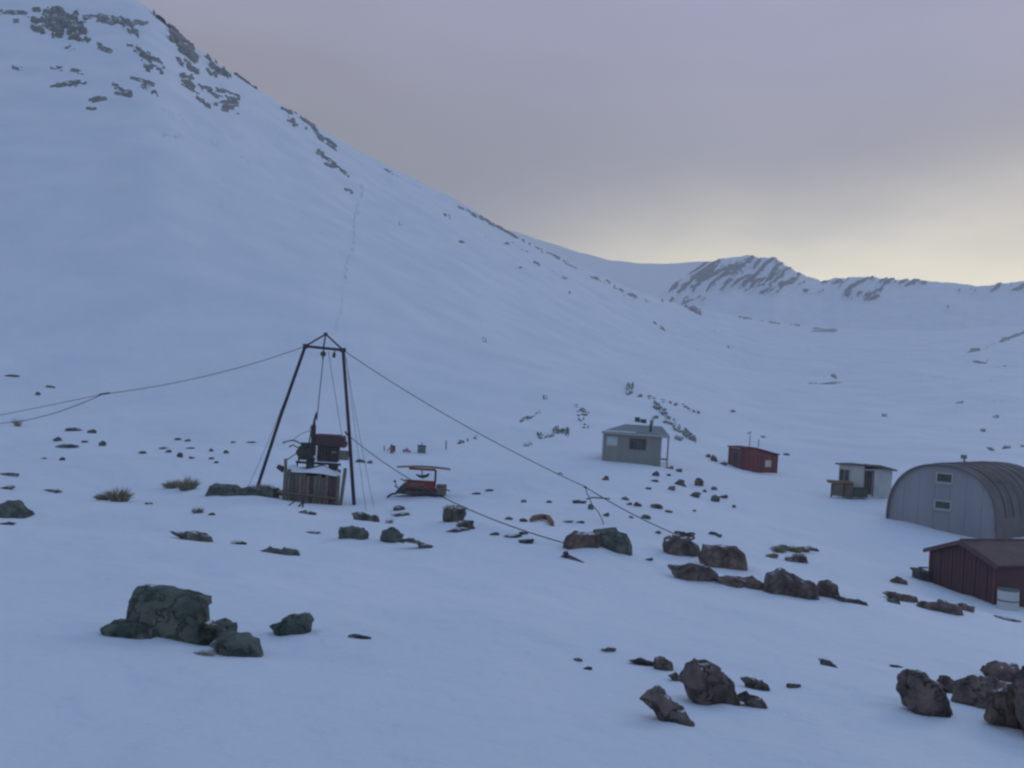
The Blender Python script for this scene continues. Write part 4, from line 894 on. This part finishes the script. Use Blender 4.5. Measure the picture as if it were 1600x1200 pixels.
# --- arched (quonset) hut
A, Bp = P(1387, 808, 66.5), P(1558, 822, 62.0)
fr = Frame(A, Bp); Wq = fr.L; Hq = 3.62; Lq = 10.5
T = Thing('arched_hut', 'large grey arched sheet-metal hut with two small windows in its end wall', 'arched hut', fr.A)
def arch(t, s=1.0, dz=0.0):      # t in 0..1 -> (u, z): steep sides, rounded crown
    a = math.pi * (1 - t); c, s_ = math.cos(a), math.sin(a)
    return Wq / 2 + s * Wq / 2 * math.copysign(abs(c) ** .86, c), s * Hq * abs(s_) ** .80 + dz
NA = 40
holes = [((1461, 1485), (737, 750)), ((1460, 1483), (781, 794))]
wz = [(2.55, 3.14), (.92, 1.45)]; wu = (Wq * .5 - .42, Wq * .5 + .58)
# end wall: columns between the arch samples, cut round the windows
cols = sorted({*[arch(k / NA)[0] for k in range(NA + 1)], wu[0], wu[1]})
tt = np.linspace(0, 1, 400); au = np.array([arch(t)[0] for t in tt]); azz = np.array([arch(t)[1] for t in tt])
V, Fs = [], []
def quad_col(u0, u1, z0a, z0b, z1a, z1b):
    k = len(V)
    for v_ in (0, .08):
        V.extend([tuple(fr.p(u0, v_, z0a)), tuple(fr.p(u1, v_, z0b)), tuple(fr.p(u1, v_, z1b)), tuple(fr.p(u0, v_, z1a))])
    Fs.extend([(k, k + 1, k + 2, k + 3), (k + 7, k + 6, k + 5, k + 4), (k + 3, k + 2, k + 6, k + 7), (k, k + 4, k + 5, k + 1)])
for a, b in zip(cols[:-1], cols[1:]):
    if b - a < 1e-5: continue
    ha, hb = np.interp([a, b], au, azz)
    if a >= wu[0] - 1e-6 and b <= wu[1] + 1e-6:
        quad_col(a, b, -1.5, -1.5, wz[1][0], wz[1][0]); quad_col(a, b, wz[1][1], wz[1][1], wz[0][0], wz[0][0]); quad_col(a, b, wz[0][1], wz[0][1], ha, hb)
    else: quad_col(a, b, -1.5, -1.5, ha, hb)
T.part('end_wall', (V, Fs), 'quonset')
for (z0, z1) in wz: window(T, fr, wu[0] + .06, wu[1] - .06, 0, z0 + .06, z1 - .06, 'glass_dark', 'frame', .09, 0)
T.part('sill', fr.box(wu[0], wu[1], -.12, -.045, wz[0][0] - .08, wz[0][0]), 'frame'); T.part('sill', fr.box(wu[0], wu[1], -.12, -.045, wz[1][0] - .08, wz[1][0]), 'frame')
# corrugated barrel roof
V, Fs = [], []; ns = 80
for j in range(ns + 1):
    v_ = -.12 + (Lq + .12) * j / ns; sc = 1.012 + .006 * math.cos(j * math.pi)
    for k in range(NA + 1):
        u, z = arch(k / NA, sc); V.append(tuple(fr.p(u + (1 - sc) * 0, v_, z if 0 < k < NA else -1.3)))
for j in range(ns):
    for k in range(NA): Fs.append((j * (NA + 1) + k, j * (NA + 1) + k + 1, (j + 1) * (NA + 1) + k + 1, (j + 1) * (NA + 1) + k))
ro = fix(T.part('roof', (V, Fs), 'quonset_roof')); sm = ro.modifiers.new('thick', 'SOLIDIFY'); sm.thickness = .06; sm.offset = -1
for j in range(1, 7):
    T.part('roof_rib', tube([fr.p(arch(k / 24, 1.022)[0], j * 1.4, arch(k / 24, 1.022)[1]) for k in range(1, 24)], .045, 6), 'quonset_roof')
V, Fs = [], []
for j in range(9):
    for k in range(9):
        t = .60 + .15 * k / 8; v_ = 1.2 + 2.8 * j / 8; u, z = arch(t, 1.026); V.append(tuple(fr.p(u, v_, z)))
Fs = [(j * 9 + k, j * 9 + k + 1, j * 9 + k + 10, j * 9 + k + 9) for j in range(8) for k in range(8)]
T.part('rusty_patch', (V, Fs), 'rust')
T.part('arch_trim', tube([fr.p(arch(k / 40, 1.0)[0], -.16, arch(k / 40, 1.0)[1]) for k in range(0, 41)], .07, 6), 'quonset_roof')
# vertical seams of the end wall sheets
for k in range(1, 7):
    u = Wq * k / 7; h = float(np.interp(u, au, azz)) - .12
    if wu[0] - .1 < u < wu[1] + .1:
        for (z0, z1) in ((-1.2, wz[1][0] - .06), (wz[1][1] + .06, wz[0][0] - .06), (wz[0][1] + .06, h)): T.part('seam', fr.box(u - .02, u + .02, -.025, -.003, z0, z1), 'quonset')
    else: T.part('seam', fr.box(u - .012, u + .012, -.018, -.003, -1.2, h), 'quonset')
# little cowl on the slope beyond
dv = hit(1507, 722)
T = Thing('vent_cowl', 'small grey cowl on a stake standing behind the arched hut', 'cowl', G(1507, dv))
T.part('stake', px_box(1506, 1508, 716, 724, dv, .1), 'steel'); T.part('hood', px_box(1503.5, 1511, 711, 717, dv, .4), 'plasticgrey')

# --- dark red shed at the right edge
A, Bp = P(1452, 912, 45.5), P(1556, 918, 42.2)
fr = Frame(A, Bp)
Ws = fr.L; Hs = 1.48; Ds = 4.5
T = Thing('dark_red_shed', 'dark red board shed cut by the right edge, gable end facing left', 'shed', fr.A)
apex = Hs + .62
def gable(v_, th=.07, u1=Ws):
    pts = [fr.p(0, v_, -1.4), fr.p(Ws, v_, -1.4), fr.p(Ws, v_, Hs), fr.p(Ws * .5, v_, apex), fr.p(0, v_, Hs)]
    return poly_slab([p for p in pts], fr.v * -1, th)
g_ = fix(T.part('end_wall', gable(0), 'shed_red')); 
nb = 17
for k in range(nb):
    u0 = Ws * k / nb + .012; u1 = Ws * (k + 1) / nb - .012; um = (u0 + u1) / 2; top = Hs + (apex - Hs) * (1 - abs(um - Ws / 2) / (Ws / 2)) - .10
    vs, fs_ = fr.box(u0, u1, -.022 - .012 * (k % 3), -.002, -1.4, top); T.part('board', (vs, fs_), 'shed_red')
T.part('side_wall', join(fr.box(Ws - .07, Ws, .07, Ds, -1.6, Hs), fr.box(0, .07, .07, Ds, -1.4, Hs)), 'shed_red')
fix(T.part('back_wall', gable(Ds), 'shed_red'))
def roofside(u0, z0, u1, z1):
    pts = [fr.p(u0, -.22, z0), fr.p(u1, -.22, z1), fr.p(u1, Ds + .25, z1), fr.p(u0, Ds + .25, z0)]
    n = (pts[1] - pts[0]).cross(pts[3] - pts[0]); n = n if n.z > 0 else -n
    return poly_slab(pts, -n, .07)
sl_ = (apex - Hs) / (Ws / 2)
fix(T.part('roof', join(roofside(-.2, Hs - .2 * sl_ + .02, Ws / 2, apex + .02), roofside(Ws / 2, apex + .02, Ws + .22, Hs - .22 * sl_ + .02)), 'shed_roof'))
T.part('corner_board', fr.box(Ws - .10, Ws + .02, -.085, -.052, -1.4, Hs), 'shed_trim')
T.part('corner_board', fr.box(-.02, .08, -.085, -.052, -1.4, Hs), 'shed_trim')
T.part('bargeboard', join(beam(fr.p(-.2, -.25, Hs - .2 * sl_ - .02), fr.p(Ws / 2, -.25, apex - .02), .05, .13), beam(fr.p(Ws / 2, -.25, apex - .02), fr.p(Ws + .22, -.25, Hs - .22 * sl_ - .02), .05, .13)), 'shed_roof')
T.part('roof_seam', tube([fr.p(Ws * .5, -.2, apex + .1), fr.p(Ws * .5, Ds + .2, apex + .1)], .05, 6), 'shed_roof')
# pale drum beside its right wall
q = P(1574, 945, 41.6); q.z = float(ground(q.x, q.y)) + .02
T = Thing('pale_water_tank', 'pale tank standing against the right wall of the dark red shed', 'tank', q)
T.part('drum', tube([q + Vector((0, 0, -.35)), q + UP * .72], .40, 20), 'white', smooth=False)
T.part('lid', tube([q + UP * .722, q + UP * .77], .42, 20), 'plasticgrey')
T.part('band', tube([q + UP * .3, q + UP * .35], .412, 20), 'plasticgrey')
dq = 45.3
T = Thing('fuel_barrels', 'dark low bunker box at the left foot of the dark red shed', 'box', G(1444, dq)); T.e.name = 'bunker_box'
T.part('box', px_box(1437, 1452, 896, 922, dq, .9), 'dark'); T.part('lid', px_box(1435.5, 1453, 893, 896, dq - .05, 1.0), 'wood_dark'); T.part('rail', px_box(1436, 1450, 886, 888, dq, .06), 'wood_dark'); T.part('post', px_box(1437, 1439, 888.2, 892.8, dq, .06), 'wood_dark')

# ------------------------------------------------------------------ derrick
DT = 50.0
fl_, fr_ = G(400, hit(400, 759)), G(554, hit(554, 789))
tl, trr = P(477, 541, DT), P(536, 547, DT); ap = P(509, 522, DT + .9)
T = Thing('derrick', 'tall steel A-frame derrick with two splayed legs and triangular head', 'derrick', (fl_ + fr_) / 2)
T.part('leg', tube([fl_ - Vector((0, 0, .3)), lerp(fl_, tl, .5), tl], [.085, .08, .075], 10), 'steel', smooth=True)['label'] = 'long left leg'
T.part('leg', tube([fr_ - Vector((0, 0, .3)), lerp(fr_, trr, .5), trr], [.09, .085, .08], 10), 'steel', smooth=True)['label'] = 'right leg'
T.part('crossbar', beam(tl, trr, .10, .13), 'steel')
T.part('head_strut', tube([tl, ap], .045), 'steel'); T.part('head_strut', tube([trr, ap], .045), 'steel')
T.part('king_post', tube([ap, lerp(tl, trr, .48)], .04), 'steel')
T.part('head_cap', box(tl, (.2, .2, .22)), 'steel'); T.part('head_cap', box(trr, (.26, .2, .2)), 'steel'); T.part('head_cap', box(ap, (.16, .16, .14)), 'steel')
# cleat on right leg
cl_ = P(544, 680, 48.7); T.part('cleat', tube([P(539, 674, 48.7), P(543, 680, 48.7), P(548, 680, 48.7)], .045, 6), 'steel')
dm = 49.0
pb = P(505, 553, DT - .1)
T = Thing('pulley_block', 'dark pulley block hanging at the middle of the derrick crossbar', 'pulley', pb)
T.part('shackle', tube([P(507, 544, DT), pb + Vector((0, 0, .12))], .03, 6), 'steel'); T.part('cheek', tube([pb + Vector((0, -.06, 0)), pb + Vector((0, -.03, 0))], .13, 12), 'dark'); T.part('cheek', tube([pb + Vector((0, .03, 0)), pb + Vector((0, .06, 0))], .13, 12), 'dark')
T.part('sheave', tube([pb + Vector((0, -.028, 0)), pb + Vector((0, .028, 0))], .10, 12), 'steel'); T.part('hook', tube([pb + Vector((0, 0, -.1)), pb + Vector((-.02, 0, -.25))], .04, 6), 'steel')
ph = P(522, 555, DT - .05)
T = Thing('hanging_hook_weight', 'small dark weight hanging under the right half of the crossbar', 'weight', ph)
T.part('weight', box(ph, (.13, .13, .24), Matrix.Rotation(.15, 3, 'Y')), 'dark'); T.part('strap', tube([P(524, 545, DT), ph + Vector((.02, 0, .12))], .025, 6), 'steel')

def rope(a, b, sag, r, name, label, n=24, cat='rope', pts=None):
    a, b = Vector(a), Vector(b); ps = pts or [a.lerp(b, i / n) - Vector((0, 0, 4 * sag * (i / n) * (1 - i / n))) for i in range(n + 1)]
    o = mesh_obj(name, *tube(ps, r, 6), 'rope', None, tuple(ps[0]), True); tag(o, label, cat); return o
rope(pb + Vector((0, 0, -.2)), P(495, 657, 48.9), .0, .022, 'hoist_rope', 'thick hoist rope running from the pulley block down to the machine')
rope(P(513, 549, DT), P(536, 690, 49.2), .05, .012, 'thin_line', 'thin line from the crossbar centre to the back of the machine')
gbl = G(584, hit(584, 792)); rope(P(539, 552, DT), gbl, .2, .010, 'thin_line', 'thin stay from the right head to the snow right of the derrick')
rope(P(541, 560, DT), G(572, hit(572, 798)), .15, .009, 'thin_line', 'second thin stay just inside the first, right of the derrick')
rope(P(474, 545, DT), G(388, hit(388, 760)), .25, .010, 'thin_line', 'thin stay running down left of the left leg')
# long guys
q0 = tl; q1 = P(160, 616, 43.5)
rope(tl, q1, .28, .016, 'guy_cable', 'long cable from the left head of the derrick towards the left edge', 30)
h1 = hit(-520, 726)
rope(q1, P(-520, 728, h1), .25, .013, 'guy_cable', 'upper strand of the split cable at the left edge', 30)
h2 = hit(-300, 668)
rope(q1, q1, 0, .018, 'guy_cable', 'lower sagging strand of the split cable at the left edge', pts=[P(*q) for q in ((160, 616, 43.5), (145, 623, 44.5), (128, 630, 46), (110, 637, 47.5), (93, 643, 49), (77, 648, 50.5), (61, 652, 52), (44, 656, 53.5), (27, 659, 55), (0, 661.5, 57), (-60, 664, 62), (-180, 667, 70), (-300, 668, h2))])
rope(q1 - Vector((.12, 0, .01)), q1 + Vector((.3, 0, .05)), 0, .04, 'cable_clamp', 'small clamp where the left cable splits', 3, 'clamp')
bo = P(1054, 834, hit(1064, 852) + .1)
mid = P(915, 761, 45.0)
rope(trr, P(915, 761, (DT + bo.y * 1.7) / 2.7), .30, .018, 'guy_cable', 'long cable from the right head of the derrick down over the snow', 40)
mid = P(915, 761, (DT + bo.y * 1.7) / 2.7)
rope(mid, bo, .10, .020, 'guy_cable', 'lower end of the long right cable running to the rope-tied boulder', 20)
rope(mid, mid, 0, .02, 'rope_tail', 'loose rope tail dangling from the right cable to the split boulders', pts=[mid, P(917, 770, mid.y), P(921, 779, mid.y), P(926, 790, mid.y - .3), P(935, 800, mid.y - .8), P(941, 812, mid.y - 1.2), P(944, 824, mid.y - 1.6)])
rope(mid, mid, 0, .03, 'rope_tail', 'short rope lying sideways from the dangling tail', pts=[P(916, 780, mid.y), P(925, 777.5, mid.y), P(938, 778, mid.y), P(953, 779.5, mid.y)])
rope(mid, mid, 0, .05, 'rope_knot', 'knot on the long right cable above the rope fork', pts=[P(913, 760, mid.y - .02), P(916, 762.5, mid.y - .02)], cat='knot')
kk = P(876, 739, mid.y + .8)
rope(mid, mid, 0, .028, 'rope_knot', 'small frayed knot halfway down the long right cable', pts=[P(871, 742, kk.y), P(875, 738.5, kk.y), P(879, 741, kk.y)], cat='knot')
be = P(880, 848, hit(890, 852) - .1)
rope(cl_, be, .55, .018, 'guy_cable', 'lower cable from the derrick leg passing behind the tractor to the split boulders', 40)
# rope pile on the tied boulder
dp = hit(1065, 852) + .1; pts = []
for i in range(60):
    a = i * .55; pts.append(P(1070 + 17 * math.cos(a) * (.5 + .5 * math.sin(i * .37)), 833 + i * .12 + 3.2 * math.sin(a * 1.3), dp - .15 + .25 * math.sin(a)))
rope(bo, bo, 0, .035, 'rope_coil', 'dark tangled rope heaped on the greenish boulder', pts=pts, cat='rope')

# ------------------------------------------------------------------ timber crib with snow on top
dl, dr = 47.6, 48.0
fr = Frame(P(441, 772, dl), P(530, 778, dr))
Wc = fr.L; slope = -.07
Hc = 1.06; Dc = 1.9
T = Thing('timber_crib', 'crib of upright weathered planks with snow lying on top', 'crib', fr.A)
npl = 15; rp = random.Random(5)
mats_ = ['wood', 'wood_dark', 'darkgreen', 'wood_mid', 'wood_dark', 'darkgreen', 'wood']
for k in range(npl):
    u0 = Wc * k / npl + .008; u1 = Wc * (k + 1) / npl - .012; z0 = slope * u0
    mm = 'wood' if k in (0, npl - 1) else rp.choice(mats_)
    T.part('plank', fr.box(u0, u1, -.04 - rp.random() * .07, .02, z0 - .35, z0 + Hc + rp.uniform(-.10, .07) + (.06 if k < 3 else 0)), mm)
for k in range(10):
    v0 = .06 + Dc * k / 10; T.part('plank', fr.box(Wc - .06, Wc, v0, v0 + Dc / 10 - .02, slope * Wc - .4, slope * Wc + Hc - .05), 'wood' if k % 2 else 'wood_mid')
T.part('side_boards', join(fr.box(0, .05, .06, Dc, -.4, Hc), fr.box(0, Wc, Dc, Dc + .05, slope * Wc - .4, Hc)), 'wood_mid')
T.part('post', tube([fr.p(.12, -.02, Hc - .4), fr.p(.05, .05, Hc + .55)], .07), 'wood')
T.part('post', tube([fr.p(Wc + .06, .0, slope * Wc - .5), fr.p(Wc + .20, .1, Hc + slope * Wc + .42)], .085), 'wood')
T.part('crossbeam', tube([fr.p(-.25, -.14, .12), fr.p(Wc * .95, -.16, slope * Wc + .10)], .06), 'wood_mid')
# snow heap
V, Fs = [], []; nu, nv = 26, 12
for i in range(nu + 1):
    for j in range(nv + 1):
        u = Wc * (.0 + 1.0 * i / nu); v_ = .03 + (Dc - .03) * j / nv; e = min(1, 5 * min(j / nv + .06, 1 - j / nv + .06)) * min(1, 7 * min(i / nu + .05, 1 - i / nu + .05))
        h = Hc + slope * u - .06 + e * (.10 + .16 * (mn.noise(Vector((u * 1.3, v_ * 1.3, 4))) + .6)) + .22 * math.exp(-((u - Wc * .68) / .4) ** 2) * e; V.append(tuple(fr.p(u, v_, h)))
for i in range(nu):
    for j in range(nv): Fs.append((i * (nv + 1) + j, (i + 1) * (nv + 1) + j, (i + 1) * (nv + 1) + j + 1, i * (nv + 1) + j + 1))
fix(T.part('snow_cap', (V, Fs), 'snow', smooth=True))
o = mesh_obj('oil_can', *tube([P(434, 729, dl), P(443, 733, dl)], .12, 10), 'rustred', None, tuple(P(438, 731, dl)), False); 
bpy.data.objects.remove(o)
T = Thing('metal_bucket', 'small dark red bucket tipped over at the upper left of the timber crib', 'bucket', P(438, 731, dl + .4))
T.part('pail', tube([P(433.5, 728.5, dl + .4), P(443, 733.5, dl + .4)], [.10, .15], 12), 'rustred'); T.part('rim', tube([P(443, 733.5, dl + .4), P(443.8, 734, dl + .4)], .165, 12), 'dark')
T.part('handle', tube([P(441, 729, dl + .4), P(448, 733, dl + .4), P(442, 736, dl + .4)], .02, 5), 'dark')
dk = hit(474, 792)
T = Thing('pipe_tripod', 'low forked bracket of pipes stuck in the snow in front of the timber crib', 'bracket', G(474, dk))
T.part('stem', tube([P(474, 776, dk), P(473, 788, dk)], .07, 8), 'dark'); T.part('prong', tube([P(473, 785, dk), P(465, 793, dk)], .04, 6), 'dark'); T.part('prong', tube([P(469, 778, dk + .1), P(446, 793, dk - .2)], .03, 6), 'dark'); T.part('prong', tube([P(474, 786, dk), P(472, 796, dk - .2)], .04, 6), 'dark')

# ------------------------------------------------------------------ drilling machine on the crib
d0 = dl + .9
def pt(x, y, k=0): return P(x, y, d0 + k)
def mbox(x0, x1, y0, y1, k, dep, rz=0): 
    a, b = P(x0, y1, d0 + k), P(x1, y0, d0 + k); return box(((a.x + b.x) / 2, d0 + k + dep / 2, (a.z + b.z) / 2), (b.x - a.x, dep, b.z - a.z), TM @ Matrix.Rotation(rz, 3, 'Z'))
T = Thing('drilling_machine', 'dark drilling engine with a rusty hood and upright pipe on the timber crib', 'machine', pt(505, 726, .5))
h_ = T.part('hood', mbox(492, 536, 681, 698, 0, .95), 'rustred'); bevel(h_, .06, 3)
T.part('hood_top', join(mbox(493, 529, 679.5, 681.2, .05, .85)), 'shed_trim')
bd = T.part('engine_block', mbox(495, 527, 698, 722, .08, .8), 'dark'); bevel(bd, .03)
for k in range(6): T.part('cooling_rib', mbox(497 + k * 5, 498.6 + k * 5, 700, 719, .0, .075), 'wood_dark')
T.part('skid', mbox(462, 532, 722.3, 726, .1, .12), 'dark'); T.part('skid', mbox(462, 532, 722.3, 726, .8, .12), 'dark')
T.part('drum', tube([pt(536.5, 693.5, .05), pt(536.5, 693.5, .85)], .20, 16), 'red'); T.part('drum_cap', tube([pt(536.5, 693.5, -.02), pt(536.5, 693.5, .045)], .12, 12), 'dark')
T.part('battery_box', mbox(529, 543, 705, 719, .1, .4), 'wood')
T.part('gearbox', mbox(466, 490, 698, 719, .15, .6), 'darkgreen'); T.part('gearbox_cover', mbox(470, 484, 692, 698, .25, .4), 'darkgreen')
T.part('winch_drum', tube([pt(470, 707, -.1), pt(470, 707, .14)], .22, 16), 'dark')
T.part('flywheel', tube([pt(484, 708, .03), pt(484, 708, .11)], .26, 20), 'dark')
T.part('dial', tube([pt(492.5, 713.5, -.04), pt(492.5, 713.5, .05)], .075, 12), 'white')
T.part('label_plate', mbox(519, 525, 705.5, 707.5, .05, .02), 'white')
T.part('upright_pipe', tube([pt(489, 720, .1), pt(489.5, 690, .1), pt(490.5, 664, .1)], [.10, .11, .10], 10), 'steel')
T.part('swivel', tube([pt(490.5, 664, .1), pt(491.5, 656, .1), pt(494.5, 648, .1), pt(493.5, 643, .1)], [.07, .05, .07, .03], 8), 'steel')
T.part('sleeve', tube([pt(487.5, 682, 0), pt(487.5, 664, 0)], .05, 8), 'dark')
T.part('bracket', mbox(484, 489, 668, 670, .0, .08), 'dark'); T.part('bracket', mbox(484, 489, 674, 676, .0, .08), 'dark')
T.part('strut', tube([pt(486, 676, .05), pt(481, 700, .05)], .03, 6), 'steel'); T.part('strut', tube([pt(484, 690, 0), pt(477, 700, 0)], .025, 6), 'steel')
T.part('lever', tube([pt(478, 697, 0), pt(462, 689, -.1), pt(456, 688, -.1), pt(447, 690, -.1), pt(442, 692, -.1)], [.03, .035, .035, .03, .05], 6), 'dark')
T.part('lever', tube([pt(466, 700, 0), pt(458, 695, -.1), pt(452, 698, -.1)], [.03, .03, .045], 6), 'dark')
T.part('lever', tube([pt(466, 706, 0), pt(455, 714, -.1), pt(448, 719, -.1)], .025, 6), 'dark')
T.part('stay_wire', tube([pt(487, 671, 0), pt(470, 678, 0), pt(457, 688, 0)], .014, 5), 'dark')
T.part('support_leg', tube([pt(467, 718, .1), pt(464, 728, .1)], .04, 6), 'dark')
T.part('support_post', mbox(478, 489, 719.5, 738, .2, .3), 'darkgreen')
T.part('support_post', mbox(513, 527, 726.2, 735, .2, .3), 'dark')

# ------------------------------------------------------------------ red open tractor with a plank canopy
d0 = hit(652, 777) + .15
T = Thing('red_tractor', 'small red open tractor with a plank canopy, half drifted in snow', 'tractor', pt(655, 776, .5))
T.part('canopy', join(beam(pt(620, 728, .1), pt(662, 726, .1), .06, 1.5, up=(0, 1, 0))), 'plank_tan') if False else None
def bar(x0, y0, x1, y1, k0, k1, th):   # slab following a slightly bent line, deep in y
    V = []
    n = 10
    for i in range(n + 1):
        t = i / n; x = x0 + (x1 - x0) * t; y = y0 + (y1 - y0) * t - 2.2 * math.sin(math.pi * t)
        for dz in (0, th):
            for k in (k0, k1): V.append(tuple(P(x, y + dz, d0 + k)))
    Fs = [(0, 1, 3, 2)]
    for i in range(n):
        a = i * 4; b = a + 4; Fs += [(a, b, b + 1, a + 1), (a + 2, a + 3, b + 3, b + 2), (a, a + 2, b + 2, b), (a + 1, b + 1, b + 3, a + 3)]
    a = n * 4; Fs.append((a, a + 2, a + 3, a + 1)); return V, Fs
c1 = fix(T.part('canopy_board', bar(620, 728.0, 704, 732.0, -.1, .28, 3.0), 'plank_tan')); fix(T.part('canopy_board', bar(622, 728.2, 703, 732, .32, .68, 2.2), 'plank_tan')); fix(T.part('canopy_board', bar(621, 728, 702, 731.5, .72, 1.1, 2.2), 'wood_mid'))
T.part('canopy_frame', mbox(639, 681, 731.6, 735, .0, .08), 'red'); T.part('canopy_frame', mbox(639, 681, 731.6, 735, .9, .08), 'rustred')
T.part('canopy_post', mbox(678.7, 681.3, 735.1, 757, .0, .1), 'rustred'); T.part('canopy_post', mbox(679.7, 681.8, 735.1, 757, .88, .1), 'rustred')
T.part('steering_wheel', tube([pt(650, 741, .4), pt(655, 744, .4), pt(661, 745, .4), pt(668, 743, .4), pt(671, 740, .4)], [.03, .06, .09, .07, .03], 8), 'darkgreen')
T.part('steering_column', tube([pt(659, 734, .4), pt(660, 744, .4)], .03, 6), 'dark')
bo_ = T.part('hood', mbox(634, 680, 753, 764, .15, .6), 'red'); bevel(bo_, .03)
T.part('body_rail', mbox(632, 681, 750.5, 752.6, .05, .08), 'red'); T.part('hood_panel', mbox(641, 662, 754.5, 758.5, .12, .028), 'plasticgrey'); T.part('hood_panel', mbox(666, 678, 760, 763, .12, .028), 'red')
T.part('chassis', mbox(622, 681, 764.2, 769.5, .1, .9), 'dark')
T.part('lower_rail', mbox(618, 681, 770, 773, .0, .1), 'steel')
for k in range(5): T.part('roller', tube([pt(630 + 10.5 * k, 766, .0), pt(630 + 10.5 * k, 766, .1)], .10, 12), 'dark')
V = [tuple(pt(x, y, k)) for k in (.05, .8) for x, y in ((617, 770), (623, 762), (634, 752), (634, 770))]
fix(T.part('front_cowl', (V, [(0, 1, 2, 3), (7, 6, 5, 4), (0, 4, 5, 1), (1, 5, 6, 2), (2, 6, 7, 3), (3, 7, 4, 0)]), 'darkgreen'))
T.part('rear_box', mbox(681.5, 696, 761, 774, .05, .9), 'wood'); T.part('rear_box_lid', mbox(681.5, 696.5, 759.5, 760.8, .0, 1.0), 'wood_mid')
T.part('skid', tube([pt(620, 771, .1), pt(612, 772, .05), pt(606, 776, .0), pt(604, 779, .0)], [.05, .06, .06, .04], 6), 'steel')
T.part('skid', tube([pt(682, 773, .1), pt(690, 775, .05), pt(696, 782, .0)], [.06, .07, .06], 6), 'steel')
T.part('lever', tube([pt(633, 752, .2), pt(626, 748, .2)], .03, 6), 'dark'); T.part('lever', tube([pt(622, 762, .2), pt(616, 759, .2)], .03, 6), 'dark')
T.part('lamp', tube([pt(617, 752, .1), pt(617, 752, .25)], .07, 10), 'dark'); T.part('lamp_stalk', tube([pt(617.3, 753, .15), pt(621, 763, .15)], .02, 5), 'dark')
T.part('tow_hitch', tube([pt(696, 765, .3), pt(703, 767, .3)], .035, 6), 'rustred')
T.part('seat', mbox(668, 677, 744, 750, .3, .35), 'dark') if False else None

# ------------------------------------------------------------------ markers behind the tractor
def post(x, y0, y1, label, m='steel', wpx=1.5, name='marker_post'):
    d = hit(x, y1); a = P(x, y0, d); b = G(x, d) - Vector((0, 0, .3)); o = mesh_obj(name, *tube([b, a], wpx / 2 / F * d, 8), m, None, tuple(G(x, d)))
    tag(o, label, 'post', 'marker posts behind the tractor')
post(600.5, 696, 705, 'leftmost marker post behind the red tractor')
post(697, 688, 702, 'rightmost and tallest marker post behind the red tractor', 'steel', 1.8)
dz = hit(613, 708)
T = Thing('fuel_drum', 'red and grey drum beside the leftmost marker post', 'drum', G(613, dz))
T.part('drum', tube([P(612, 708, dz), P(612, 696, dz)], 2.6 / F * dz, 14), 'plasticgrey'); T.part('red_sleeve', tube([P(616, 706, dz), P(616, 696, dz)], 2.0 / F * dz, 12), 'red')
T.part('cap', tube([P(612, 696, dz), P(612, 694, dz)], 1.0 / F * dz, 8), 'dark'); T.part('hose', tube([P(609, 700, dz), P(606, 703, dz), P(605, 705, dz)], .04, 6), 'red')
dz = hit(636, 707)
T = Thing('pink_cloth_bundle', 'faded pink cloth bundle half buried between the drum and the instrument box', 'bundle', G(636, dz))
for (a, b, c) in ((631, 704, 2.3), (636, 703, 3.2), (640, 705, 2.0)):
    pa = P(a, b, dz); bmv = bmesh.new(); bmesh.ops.create_icosphere(bmv, subdivisions=2, radius=c / F * dz)
    vv = [tuple(v.co * (1 + .3 * mn.noise(v.co * 9)) + pa) for v in bmv.verts]; ff = [tuple(v.index for v in f.verts) for f in bmv.faces]; bmv.free(); T.part('fold', (vv, ff), 'pink', smooth=True)
dz = hit(658, 708)
T = Thing('instrument_box', 'grey instrument box with a short aerial standing behind the tractor', 'box', G(658, dz))
T.part('case', px_box(652.5, 664.5, 697, 708, dz, .5), 'plasticgrey'); T.part('lid', px_box(652, 665, 696, 697, dz - .03, .56), 'dark'); T.part('aerial', tube([P(659, 696, dz + .2), P(659, 691, dz + .2)], .03, 6), 'dark')
for k in (0, 1): T.part('leg', px_box(653.5 + 9 * k, 654.7 + 9 * k, 708, 711, dz + .1, .06), 'dark')

# ------------------------------------------------------------------ cold evening haze in the air
bpy.context.view_layer.update()
# level the world: true up becomes +Z, the camera keeps its roll
LEV = TM.inverted().to_4x4()
for o in list(bpy.data.objects):
    if o.parent is None and o.name != 'sun': o.matrix_world = LEV @ o.matrix_world
hm = bpy.data.materials.new('haze_air'); hm.use_nodes = True; ht = hm.node_tree; ht.nodes.clear()
ho = ht.nodes.new('ShaderNodeOutputMaterial'); hv = ht.nodes.new('ShaderNodeVolumePrincipled'); ht.links.new(hv.outputs[0], ho.inputs['Volume'])
hv.inputs['Color'].default_value = (.92, .90, .89, 1); hv.inputs['Density'].default_value = HAZE; hv.inputs['Anisotropy'].default_value = 0.0
if HAZE > 0:
    vs, fs_ = box((0, 1500, 190), (8200, 6200, 620)); M['haze'] = hm
    vs = [(2250 if x > 0 else -2250, 2300 if y > 1500 else -1300, -190.0 if z < 190 else 370.0) for x, y, z in vs]
    o = mesh_obj('haze', vs, fs_, 'haze'); o['kind'] = 'stuff'
